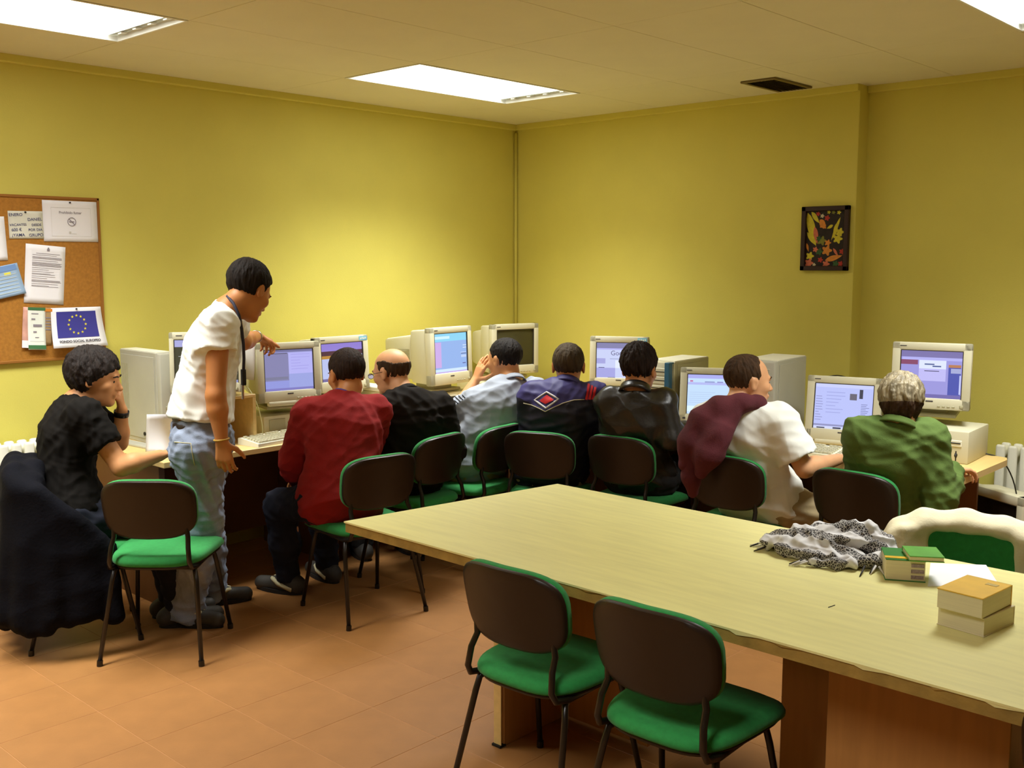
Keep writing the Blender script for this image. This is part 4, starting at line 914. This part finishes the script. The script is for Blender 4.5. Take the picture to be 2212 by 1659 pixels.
STY = dict(short=dict(c=(0, -.016, .034), r=(.0825, .104, .0905), gy=[-.06, -.045, .004, .018, .036, .062, .085, .2], zmin=-.078),
           crop=dict(c=(0, -.015, .032), r=(.0800, .1015, .0885), gy=[-.06, -.045, .004, .014, .030, .050, .070, .2], zmin=-.070),
           thick=dict(c=(0, -.020, .036), r=(.0860, .1080, .0960), gy=[-.05, -.04, .006, .018, .028, .044, .060, .12], zmin=-.098),
           full=dict(c=(0, -.016, .040), r=(.0880, .108, .100), gy=[-.06, -.045, -.020, .016, .038, .066, .095, .2], zmin=-.082),
           shaggy=dict(c=(0, -.020, .026), r=(.0960, .118, .112), gy=[-.045, -.02, .0, .025, .055, .085, .105, .2], zmin=-.110),
           recede=dict(c=(0, -.016, .033), r=(.0805, .1015, .0885), gy=[-.06, -.045, .006, .018, .030, .024, .020, .028], zmin=-.072),
           bald=dict(c=(0, -.015, .031), r=(.0795, .1012, .0880), gy=[-.06, -.045, -.022, .014, .026, .030, .02, .0], zmin=-.066, zmax=([-.12, -.07, -.02, .03], [.028, .036, .060, .062])),
           bob=dict(c=(0, -.016, .022), r=(.0930, .112, .104), gy=[-.05, -.02, .0, .03, .055, .080, .10, .2], zmin=-.058))
def person(label, base, hip, neck, head, hyaw, hpitch, tyaw, arms, legs=None, pyaw=None, shw=.172, shl=None, shr=None, skinm=None, hair=('short', None), top=None, bottom=None, shoe=None, hroll=0, build=1.0, seated=True, hs=1.06, drop=.062, belly=0.0, foot_yaw=None, hem=None, cut_neck=.064, hem_up=None):
    base = np.array([base[0], base[1], 0.0]); t = thing('person', label, 'person', tuple(base))
    hip, neck, head = [np.array(p, float) for p in (hip, neck, head)]
    F, Rr = yawv(tyaw); pF, pR = yawv(tyaw if pyaw is None else pyaw)
    sp_ = nz(neck - hip); n_ = nz(F - sp_ * (F @ sp_)); up_s = sp_
    bend = -n_ * (.028 if seated else .03)
    waist = hip + (neck - hip) * .33 + bend; chest = hip + (neck - hip) * .68 + bend * .8; upc = hip + (neck - hip) * .80
    sL = neck - Rr * shw - up_s * drop + n_ * .015 if shl is None else np.array(shl, float)
    sR = neck + Rr * shw - up_s * drop + n_ * .015 if shr is None else np.array(shr, float)
    hL, hR = hip - pR * .088 - UP * .02, hip + pR * .088 - UP * .02
    M = head_frame(hyaw, hpitch, hroll); hb = head + M @ np.array([0, -.03, -.065]) * hs
    B = build
    def torso(g=0.0, kk=.05):
        fl = (n_, 1.42)
        pr = [cap(hL, hR, .112 * B + g, k=kk), cap(hip, waist, .152 * B + g, .140 * B + g, flat=(n_, 1.30), k=kk), cap(waist, chest, .142 * B + g, .156 * B + g, flat=fl, k=kk), cap(chest, upc, .156 * B + g, .116 * B + g, flat=(n_, 1.5), k=kk)]
        if belly: pr.append(ell(waist + n_ * .05, (.13 * B + g, .10 + belly + g, .13 + g), np.stack([Rr, F, UP], 1), .06))
        for s_, S in ((-1, sL), (1, sR)):
            pr += [cap(upc + Rr * s_ * .06, S, .066 + g, .051 + g, k=.04), cap(neck - up_s * .005, S + up_s * .0, .036 + g * .6, .042 + g, k=.03)]
        return pr
    body = torso() + [cap(neck - up_s * .02, hb, .060, .056, k=.03)] + head_prims(M, head, hs)
    A = {}
    for key, S, sd in (('l', sL, -1), ('r', sR, 1)):
        el, wr, hd = arms[key]; el, wr = np.array(el, float), np.array(wr, float); A[key] = (S, el, wr)
        mid = el + (wr - el) * .3
        body += [cap(S, el, .053, .041, k=.03), cap(el, mid, .042, .043, k=.02), cap(mid, wr, .043, .027, k=.02)]
        dr = hd.get('dir', wr - el); body += hand_prims(wr, dr, hd.get('palm', -UP), sd, hd.get('curl', 25), hd.get('thumb', 25), .98, hd.get('spread', 4))
    LG = {}
    for key, S, sd in (('l', hL, -1), ('r', hR, 1)):
        if legs and key in legs: kn, an = [np.array(p, float) for p in legs[key]]
        else:
            kn = S + pF * .40 + pR * sd * .05 + UP * (-S[2] + .50); an = np.array([kn[0], kn[1], .085]) - pF * .02
        LG[key] = (S, kn, an); fy = (tyaw if pyaw is None else pyaw) if foot_yaw is None else foot_yaw[key]; fd, _ = yawv(fy)
        body += [cap(S, kn, .090, .058, k=.04), cap(kn, kn + (an - kn) * .35 - fd * .012, .058, .057, k=.03), cap(kn + (an - kn) * .35 - fd * .012, an, .057, .038, k=.03), cap(an - UP * .03 - fd * .02, np.array([an[0], an[1], .035]) + fd * .14, .034, .028, k=.02)]
    sdf_mesh('body', body, .0068, skinm, t, base)
    # eyes and brows
    for q in (-1, 1):
        W = lambda x, y, z: head + M @ np.array([x, y, z]) * hs - base
        b = MB(); b.tube([W(q * .031, .0835, -.0), W(q * .031, .0875, 0)], [.0085, .004], 10); e = b.build('eye', M_IRIS, t, True)
        b = MB(); b.tube([W(q * .014, .0945, .021), W(q * .032, .0935, .025), W(q * .050, .083, .020)], [.0035, .004, .002], 6); b.build('eyebrow', hair[1], t, True)
    st = STY[hair[0]]
    sdf_mesh('hair', [hair_prim(M, head, st['c'], st['r'], GZ, st['gy'], st['zmin'], st.get('zmax'), hs)] + ([] if hair[0] in ('bob', 'shaggy', 'full') else [ell(head + M @ np.array([q * .088, -.004, -.013]) * hs, np.array([.026, .025, .036]) * hs, M, .006, True) for q in (-1, 1)]), .0045, hair[1], t, base, wrinkle=strands(M, head, .005 if hair[0] in ('shaggy', 'full', 'bob') else .0022))
    # top garment
    g = top.get('g', .014); gar = torso(g, .055)
    if hem is not None:
        hm = np.array(hem[0], float); gar[0] = cap(hip - pR * .07, hip + pR * .07, (.118 * B + g) , k=.05); gar.append(cap(hip + UP * .02, hm, .155 * B + g, .150 * B + g + hem[1], flat=(pF, 1.25), k=.05, cutb=True))
    if hem_up is not None:
        hm = np.array(hem_up, float); gar[0] = cap(hm - UP * .001, waist, .166 * B + g, .140 * B + g, flat=(pF, 1.25), k=.04, cuta=True); gar[1] = cap(hm, waist, .150 * B + g, .140 * B + g, flat=(pF, 1.25), k=.03, cuta=True)
    for key, sd in (('l', -1), ('r', 1)):
        S, el, wr = A[key]
        if top['kind'] == 'tee':
            e = S + (el - S) * top.get('len', .62); gar.append(cap(S, e, .062 + g, .056 + g + top.get('flare', .006), k=.045, cutb=True))
        else:
            e = el + (wr - el) * top.get('cuff', .93); m1 = el + (e - el) * .4
            gar += [cap(S, el, .054 + g, .046 + g, k=.035), cap(el, m1, .046 + g, .046 + g, k=.03), cap(m1, e, .046 + g, .034 + g, k=.03, cutb=True)]
    gar.append(cap(neck - up_s * .005 + n_ * .02, hb + up_s * .05 + n_ * .02, cut_neck, cut_neck + .01, k=.012, sub=True))
    go = sdf_mesh(top.get('name', 'shirt'), gar, .0085, top['m'], t, base, wrinkle=folds(top.get('amp', .005) * 1.9, top.get('freq', 38) * 2.5, top.get('seed', 2), top.get('vert', 1.5)))
    # trousers
    tr = [cap(hL, hR, .122 * B, k=.05), cap(hip - UP * .02, hip + UP * .10, .158 * B, .156 * B, flat=(pF, 1.30), k=.05, cutb=True)]
    fl_ = bottom.get('flare', .0); lw = bottom.get('w', 1.0)
    for key in 'lr':
        S, kn, an = LG[key]; m1 = kn + (an - kn) * .5
        tr += [cap(S, kn, .106 * lw, .082 * lw, k=.045), cap(kn, m1, .081 * lw, .074 * lw + fl_ * .5, k=.04), cap(m1, an - UP * bottom.get('drop', .02), .074 * lw + fl_ * .5, .060 + fl_, k=.04, cutb=True)]
    to = sdf_mesh('trousers', tr, .0095, bottom['m'], t, base, wrinkle=folds(bottom.get('amp', .006) * 1.6, 75, 8, 1.8))
    # shoes
    if shoe:
        for key in 'lr':
            S, kn, an = LG[key]; fy = (tyaw if pyaw is None else pyaw) if foot_yaw is None else foot_yaw[key]; fd, fr = yawv(fy)
            g0 = np.array([an[0], an[1], 0.0]); h0, t0 = g0 - fd * .065 + UP * .042, g0 + fd * .165 + UP * .034
            so = sdf_mesh('shoe', [cap(h0, t0, .042, .036, k=.02), cap(g0 + UP * .06 - fd * .03, g0 + UP * .055 + fd * .04, .044, .036, k=.03), fnp(lambda X, Y, Z: Z - .004 + 0 * X + 0 * Y, g0 - .4, g0 + np.array([.4, .4, .0]), k=.004, sub=True)], .007, shoe[0], t, base)
            b = MB(); b.prism([(math.cos(a) * .145 + .05, math.sin(a) * (.048 - .006 * math.cos(a))) for a in [k * math.pi / 10 for k in range(20)]], .0, .020, lambda x, y, h: Vector(tuple(g0 + fd * x + fr * y + UP * h - base))); b.build('sole', shoe[1], so)
            if len(shoe) > 2:
                b = MB()
                for s_ in (-1, 1): b.tube([tuple(g0 + fd * x + fr * y * s_ + UP * z - base) for x, y, z in ((-.05, .043, .03), (.03, .046, .055), (.07, .030, .070), (.09, .010, .066))], .012, 6)
                b.build('shoe_stripe', shoe[2], so, True)
    return dict(t=t, base=base, top=go, trousers=to, M=M, head=head, neck=neck, n=n_, F=F, R=Rr, A=A, hb=hb, up=up_s, hs=hs)
def collar(p, m, r=.072, h=.030, thick=.006, tilt=.0, name='collar', gap=0.0):
    ax = nz(p['hb'] - p['neck']); f = nz(p['F'] - ax * (p['F'] @ ax)); rr = np.cross(f, ax); c0 = p['neck'] - p['base'] + p['n'] * .012; b = MB()
    def pt(u, v):
        a = 2 * math.pi * u + math.pi / 2; q = r * (1 + .16 * (1 - v))
        return Vector(tuple(c0 + rr * math.cos(a) * q + f * math.sin(a) * q * 1.05 + ax * (v * h - .008 - .02 * max(0, math.sin(a)) )))
    b.grid(pt, 32, 3, thick); return b.build(name, m, p['t'], True)
def ring(p, c, ax, r, w, m, name, tube=None):
    ax = nz(ax); a_ = nz(np.cross(ax, UP if abs(ax[2]) < .9 else np.array([1, 0, 0]))); b_ = np.cross(ax, a_); b = MB()
    if tube: b.tube([tuple(c - p['base'] + (a_ * math.cos(k * .314) + b_ * math.sin(k * .314)) * r) for k in range(20)], tube, 6, closed=True)
    else: b.grid(lambda u, v: Vector(tuple(c - p['base'] + (a_ * math.cos(u * 6.2832) + b_ * math.sin(u * 6.2832)) * r + ax * (v - .5) * w)), 20, 2, .003)
    return b.build(name, m, p['t'], True)
SK1, SK2, SK3 = skin('warm', (206, 146, 98)), skin('tan', (186, 122, 70)), skin('pale', (216, 160, 116))
JEAN = mat('denim', (136, 146, 166), rough=.85, vary=.28, vscale=7, bump=.2, bscale=250); DENIMD = mat('denim_dark', (32, 34, 44), rough=.9, spec=.15, vary=.2, vscale=9)
BLKT = mat('trousers_black', (22, 20, 18), rough=.85); BEIGET = mat('trousers_beige', (168, 150, 112), rough=.85, vary=.12, vscale=10)
SHOEG = mat('shoe_grey', (60, 56, 50), rough=.6, vary=.2, vscale=20); SOLE = mat('shoe_sole', (30, 26, 22), rough=.7); SHOEW = mat('shoe_cream', (200, 190, 150), rough=.6)
relax = dict(curl=18)
typ = lambda d, palm=(0, 0, -1): dict(dir=d, palm=palm, curl=22)
# man in black, left
p1 = person('young man with shaggy dark hair and black t-shirt, hand at his mouth', (2.0, 4.57), (1.985, 4.575, .57), at(160, 868, 4.68), at(207, 815, 4.70), -40, 12, -24,
    dict(l=(at(256, 955, 4.86), at(263, 886, 4.83), dict(dir=at(256, 846, 4.78) - at(263, 886, 4.83), palm=(-.68, .55, 0), curl=62)), r=(at(262, 1008, 4.52), at(345, 984, 4.66), dict(curl=15))),
    legs=dict(l=((2.36, 4.50, .50), (2.40, 4.47, .09)), r=((2.33, 4.36, .50), (2.36, 4.33, .09))), skinm=SK1, hair=('shaggy', hairm('black', (30, 22, 18))), top=dict(kind='tee', m=mat('tee_black', (15, 12, 9), rough=.9, spec=.12, vary=.1), len=.60, amp=.004, g=.016), bottom=dict(m=DENIMD), shoe=(SHOEG, SOLE), shl=at(180, 885, 4.80), shr=at(182, 898, 4.53), hem=((1.96, 4.585, .50), .0))
M_WATCH = mat('watch_black', (24, 22, 26), rough=.4); M_STEEL = mat('watch_steel', (190, 190, 190), rough=.25, metal=.9); M_BEADS = mat('bracelet', (190, 150, 60), rough=.4)
S, el, wr = p1['A']['l']; ring(p1, wr + (el - wr) * .10, el - wr, .035, .024, M_WATCH, 'watch')
# standing man
p2 = person('standing man in a white t-shirt and faded jeans, leaning with a hand on a monitor', (2.45, 4.33), at(436, 950, 4.64), at(487, 664, 4.68), at(538, 627, 4.73), 12, 33, -42,
    dict(l=(at(524, 738, 5.06), at(556, 726, 5.36), dict(dir=at(585, 742, 5.48) - at(556, 726, 5.36), palm=(0, 0, -1), curl=48)), r=(at(466, 855, 4.46), at(479, 952, 4.46), dict(curl=32, palm=(.3, .3, 0)))),
    legs=dict(l=((2.56, 4.43, .50), (2.62, 4.49, .09)), r=((2.44, 4.22, .50), (2.375, 4.315, .09))), foot_yaw=dict(l=-28, r=-58), skinm=SK2, hair=('thick', hairm('dark', (26, 18, 13))), top=dict(kind='tee', m=mat('tee_white', (236, 236, 228), rough=.85, vary=.03), len=.36, flare=.012, amp=.0045, freq=28, seed=6, g=.018), bottom=dict(m=JEAN, flare=.018, drop=.062, amp=.009), shoe=(SHOEG, SOLE, SHOEW),
    shl=at(492, 696, 4.86), shr=at(472, 702, 4.53), hem_up=at(434, 902, 4.64), build=.98)
S, el, wr = p2['A']['r']; ring(p2, wr + (el - wr) * .03, el - wr, .032, 0, M_BEADS, 'bracelet', .004)
S, el, wr = p2['A']['l']; ring(p2, wr + (el - wr) * .10, el - wr, .033, .020, M_STEEL, 'watch')
M_LAN = mat('lanyard_blue', (44, 44, 62), rough=.7)
b = MB(); pth = [at(u, v, D) - p2['base'] for u, v, D in ((486, 640, 4.74), (491, 640, 4.64), (504, 655, 4.60), (516, 680, 4.59), (522, 710, 4.62), (526, 745, 4.66), (527, 775, 4.70), (526, 800, 4.74))]
b.tube(pth, .007, 6); b.build('lanyard', M_LAN, p2['t'], True)
b = MB(); c = at(526, 815, 4.74) - p2['base']; b.box(tuple(c), (.02, .02, .075), bev=.004); b.build('lanyard_clip', M_WATCH, p2['t'])
b = MB(); b.tube([tuple(at(524, 830, 4.74) - p2['base']), tuple(at(525, 862, 4.74) - p2['base'])], .006, 6); b.build('key', M_STEEL, p2['t'])
h2 = at(436, 950, 4.64); pf2, _ = yawv(-42)
sdf_mesh('belt', [cap(h2 + UP * .055, h2 + UP * .092, .163, flat=(pf2, 1.30), k=.005, cuta=True, cutb=True)], .006, mat('belt_brown', (52, 40, 30), rough=.5), p2['t'], p2['base'])
try:
    decal_line(p2['trousers'], p2['base'], [(377, 955), (412, 958), (420, 1005)], SHOEW, 'pocket_stitch', .002)
except Exception as ex: print('decal', ex)
# man in red
p3 = person('man in a red sweater with a blue collar, seen from behind at the left desk', (3.05, 4.0), (3.045, 3.985, .56), at(742, 866, 5.10), at(748, 808, 5.19), 82, 14, 66,
    dict(l=(at(634, 995, 5.06), at(650, 1036, 5.17), dict(curl=20, dir=(.25, .75, -.25))), r=((3.42, 4.18, .78), (3.36, 4.50, .80), typ((-.1, 1, -.05)))),
    legs=dict(l=((2.93, 4.32, .47), (2.985, 4.36, .09)), r=((3.20, 4.36, .52), (3.25, 4.38, .09))), foot_yaw=dict(l=110, r=85), skinm=SK2, hair=('short', hairm('darkbrown', (40, 26, 18))), top=dict(kind='long', name='sweater', m=mat('sweater_red', (142, 20, 20), rough=.9, vary=.08, vscale=20, bump=.2, bscale=300), amp=.0045, freq=24, seed=3, g=.026, cuff=1.0), bottom=dict(m=DENIMD), shoe=(SHOEG, SOLE, SHOEW), shw=.170, hem=((3.01, 3.93, .49), .006), build=1.02)
collar(p3, mat('collar_blue', (66, 70, 160), rough=.8), .066, .040)
# bald man
p4 = person('balding man with glasses in a black jacket, seen from behind', (3.62, 4.13), (3.63, 4.17, .56), at(880, 860, 5.44), at(846, 803, 5.55), 101, 14, 68,
    dict(l=((3.40, 4.20, .80), (3.60, 4.58, .80), typ((.2, 1, 0))), r=(at(978, 975, 5.52), (3.98, 4.52, .80), typ((0, 1, 0)))),
    skinm=SK3, hair=('bald', hairm('brown', (64, 46, 28))), top=dict(kind='long', name='jacket', m=mat('jacket_black', (26, 21, 17), rough=.85, spec=.15, vary=.15, vscale=12), amp=.006, freq=26, seed=5, g=.026), bottom=dict(m=BLKT), shoe=(SHOEG, SOLE), shw=.188, hem=((3.63, 4.13, .50), .0), build=1.04)
collar(p4, MATS['jacket_black'], .074, .036, .008)
Wp = lambda p, x, y, z: tuple(p['head'] + p['M'] @ np.array([x, y, z]) * p['hs'] - p['base'])
sb_ = STY['bald']
sdf_mesh('stubble', [hair_prim(p4['M'], p4['head'], sb_['c'], (.0778, .0993, .0868), GZ, sb_['gy'], -.060, ([-.12, -.07, -.02, .03], [.046, .056, .088, .080]))], .0045, mat('hair_stubble', (124, 84, 52), rough=.7, vary=.3, vscale=90), p4['t'], p4['base'])
M_GLASS = mat('lens_glass', (196, 200, 226), rough=.1, vary=.01); b = MB()
for q in (-1, 1):
    b.tube([Wp(p4, q * (.034 + .022 * math.cos(a)), .112, .0 + .014 * math.sin(a)) for a in [k * .45 for k in range(14)]], .0014, 5, closed=True); b.tube([Wp(p4, q * .056, .110, .004), Wp(p4, q * .078, .05, .006), Wp(p4, q * .086, -.01, .004)], .0016, 5)
b.build('glasses', M_WATCH, p4['t'], True)
for q in (-1, 1):
    b = MB(); b.bm.faces.new([b.bm.verts.new(Wp(p4, q * (.034 + .021 * math.cos(a)), .112, .013 * math.sin(a))) for a in [k * .45 for k in range(14)]]); b.build('lens', M_GLASS, p4['t'])
# polo shirt man
p5 = person('man in a pale grey polo shirt resting his head on his left hand', (4.07, 4.10), (4.12, 4.16, .56), at(1108, 831, 5.88), at(1090, 777, 5.97), 90, 8, 68,
    dict(l=(at(988, 888, 5.92), at(1026, 824, 6.0), dict(dir=at(1048, 773, 6.0) - at(1026, 824, 6.0), palm=(.9, -.2, .2), curl=10, spread=6)), r=((4.50, 4.30, .82), (4.46, 4.56, .80), typ((-.1, 1, 0)))),
    skinm=SK1, hair=('crop', hairm('black2', (26, 20, 16))), top=dict(kind='tee', name='polo_shirt', m=mat('polo_grey', (154, 160, 172), rough=.85, vary=.04), len=.86, flare=.006, amp=.0055, freq=24, seed=9, g=.020), bottom=dict(m=BEIGET), shoe=(SHOEG, SOLE), shl=at(1030, 868, 5.84), shw=.172, hem=((4.09, 4.12, .49), .005))
collar(p5, MATS['polo_grey'], .074, .034, .006)
try:
    for k in range(4): decal_line(p5['top'], p5['base'], [(978 + 5 * k, 862 - k * 5), (990 + 5 * k, 872 - k * 4)], DENIMD, 'sleeve_stripe', .003, step=4)
except Exception as ex: print('decal', ex)
# track jacket man
def track_mat():
    m = mat('track_navy', (52, 46, 104), rough=.6, vary=.12, vscale=10); nt = m.node_tree; bs = nt.nodes['Principled BSDF']
    src = bs.inputs['Base Color'].links[0].from_socket; tc = nt.nodes.new('ShaderNodeTexCoord'); sx = nt.nodes.new('ShaderNodeSeparateXYZ'); nt.links.new(tc.outputs['Object'], sx.inputs[0])
    def mth(op, a, b=None):
        n = nt.nodes.new('ShaderNodeMath'); n.operation = op
        for i, v in enumerate((a, b)):
            if v is None: continue
            if isinstance(v, (int, float)): n.inputs[i].default_value = v
            else: nt.links.new(v, n.inputs[i])
        return n.outputs[0]
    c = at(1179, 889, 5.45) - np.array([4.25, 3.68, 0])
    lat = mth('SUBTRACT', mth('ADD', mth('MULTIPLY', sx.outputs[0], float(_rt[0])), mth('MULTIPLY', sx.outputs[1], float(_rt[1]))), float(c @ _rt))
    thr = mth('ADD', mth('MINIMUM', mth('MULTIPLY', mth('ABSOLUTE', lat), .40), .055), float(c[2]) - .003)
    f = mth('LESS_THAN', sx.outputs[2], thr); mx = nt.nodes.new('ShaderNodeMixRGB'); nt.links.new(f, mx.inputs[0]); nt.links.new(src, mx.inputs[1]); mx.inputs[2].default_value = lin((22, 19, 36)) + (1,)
    nt.links.new(mx.outputs[0], bs.inputs['Base Color']); return m
p6 = person('man in a navy track jacket with a red diamond emblem on the back', (4.25, 3.68), (4.31, 3.73, .56), at(1224, 838, 5.62), at(1228, 791, 5.70), 38, 6, 38,
    dict(l=(at(1146, 965, 5.74), (4.52, 4.10, .80), typ((.6, .8, 0))), r=(at(1300, 960, 5.66), (4.80, 3.72, .80), typ((1, .1, 0)))),
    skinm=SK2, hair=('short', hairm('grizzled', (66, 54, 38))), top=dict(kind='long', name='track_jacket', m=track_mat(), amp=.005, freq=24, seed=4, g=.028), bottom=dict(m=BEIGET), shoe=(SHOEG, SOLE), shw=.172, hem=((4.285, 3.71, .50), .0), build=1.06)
collar(p6, MATS['track_navy'], .076, .040, .009)
M_RED = mat('emblem_red', (196, 30, 36), rough=.7); M_WHT = mat('emblem_white', (200, 196, 196), rough=.7); M_NVD = mat('track_dark', (18, 16, 30), rough=.7)
try:
    tp, bs = p6['top'], p6['base']
    decal_line(tp, bs, [(1155, 864), (1181, 847), (1206, 862), (1179, 882)], M_WHT, 'emblem_outline', .0055, True)
    decal(tp, bs, [(1166, 866), (1182, 853), (1196, 864), (1179, 873)], M_RED, 'emblem_diamond', 6, 6, .004)
    decal_line(tp, bs, [(1131, 871), (1148, 875), (1164, 882), (1178, 889), (1196, 880), (1216, 871), (1240, 864), (1262, 863)], MATS['piping_cream'], 'seam_piping', .0028)
    for k in range(3):
        d = k * 7; decal(tp, bs, [(1270 + d, 829 + k * 3.5), (1274.5 + d, 831 + k * 3.5), (1270.5 + d - 2, 864), (1265 + d - 2, 863)], M_RED, 'shoulder_stripe', 3, 6, .004)
except Exception as ex: print('decal', ex)
# leather jacket man
p7 = person('man in a shiny black leather jacket, seen from behind', (4.44, 3.22), (4.48, 3.225, .56), at(1371, 852, 5.29), at(1381, 798, 5.37), 12, 10, 26,
    dict(l=(at(1330, 965, 5.36), (4.72, 3.42, .80), typ((1, 0, 0))), r=(at(1446, 945, 5.26), (4.76, 2.96, .80), typ((1, .1, 0)))),
    skinm=SK2, hair=('full', hairm('dark2', (36, 24, 18))), top=dict(kind='long', name='leather_jacket', m=mat('leather_black', (29, 26, 22), rough=.36, vary=.2, vscale=8, bump=.12, bscale=60, spec=.6), amp=.0065, freq=14, seed=12, g=.022), bottom=dict(m=BLKT), shoe=(SHOEG, SOLE), shw=.140, hem=((4.45, 3.22, .52), .0), build=.88)
collar(p7, MATS['leather_black'], .078, .044, .010)
# white t-shirt man with draped sweater
p8 = person('man with receding hair in a white t-shirt, a maroon sweater over his shoulders', (4.36, 2.48), (4.43, 2.475, .56), at(1590, 872, 4.80), at(1616, 823, 4.86), -36, 4, 4,
    dict(l=(at(1500, 1010, 4.98), (4.66, 2.72, .80), typ((1, -.1, 0))), r=(at(1738, 1012, 4.66), at(1812, 992, 4.84), dict(curl=18))),
    legs=dict(l=((4.80, 2.62, .52), (4.80, 2.62, .09)), r=(at(1770, 1110, 4.82), (4.78, 2.22, .09))), skinm=SK3, hair=('recede', hairm('brown2', (62, 42, 24))), top=dict(kind='tee', m=MATS['tee_white'], len=.78, flare=.014, amp=.0045, freq=22, seed=15, g=.024), bottom=dict(m=BEIGET), shoe=(SHOEG, SOLE), shl=at(1530, 908, 4.90), shr=at(1683, 912, 4.72), hem=((4.385, 2.46, .48), .01), build=1.0)
M_MAR = mat('sweater_maroon', (84, 30, 38), rough=.9, vary=.15, vscale=14, bump=.2, bscale=200); bs = p8['base']
pr = chain([at(1652, 884, 4.80), at(1640, 872, 4.74), at(1600, 872, 4.70), at(1558, 884, 4.70), at(1522, 915, 4.72), at(1500, 958, 4.72), at(1488, 1000, 4.72)], [.018, .030, .042, .060, .075, .072, .045], k=.04)
pr += chain([at(1575, 900, 4.68), at(1548, 945, 4.63), at(1530, 985, 4.62), at(1515, 1020, 4.64)], [.045, .060, .055, .03], k=.04) + chain([at(1560, 885, 4.88), at(1600, 885, 4.90), at(1645, 890, 4.86)], [.04, .03, .02], k=.03)
sdf_mesh('draped_sweater', pr, .0085, M_MAR, p8['t'], bs, wrinkle=folds(.009, 30, 21))
pr = chain([at(1500, 985, 4.70), at(1492, 1030, 4.70), at(1497, 1062, 4.72)], [.05, .042, .028], k=.04)
sdf_mesh('sweater_sleeve', pr, .0085, M_MAR, p8['t'], bs, wrinkle=folds(.008, 34, 22))
# woman in green
p9 = person('grey-haired person in a green sweater at the end of the right desk', (4.42, 1.89), (4.48, 1.90, .56), at(1940, 922, 4.36), at(1945, 864, 4.42), 30, 12, 30,
    dict(l=(at(1862, 1050, 4.52), (4.74, 2.10, .80), typ((1, .1, 0))), r=(at(2030, 1078, 4.32), at(2056, 1016, 4.50), dict(dir=(.72, -.25, -.05), palm=(-.1, -.1, -1), curl=30))),
    skinm=SK3, hair=('bob', mat('hair_grey', (142, 130, 104), rough=.45, vary=.45, vscale=40, stretch=(1, 1, .18), bump=.6, bscale=120, spec=.4)), top=dict(kind='long', name='sweater', m=mat('sweater_green', (82, 104, 44), rough=.9, vary=.06, vscale=16, bump=.15, bscale=260), amp=.006, freq=24, seed=17, g=.026, cuff=.95), bottom=dict(m=BEIGET), shoe=(SHOEG, SOLE), shw=.134, hem=((4.44, 1.88, .46), .010), build=.86, hs=1.0)
collar(p9, MATS['sweater_green'], .072, .030, .008)
sdf_mesh('nape_hair', [hair_prim(p9['M'], p9['head'], (0, -.016, .0), (.088, .106, .108), GZ, [-.045, -.02, .0, .02, .03, .03, .03, .03], -.118, None, 1.0)], .0045, hairm('nape', (58, 40, 26)), p9['t'], p9['base'], wrinkle=strands(p9['M'], p9['head'], .005))
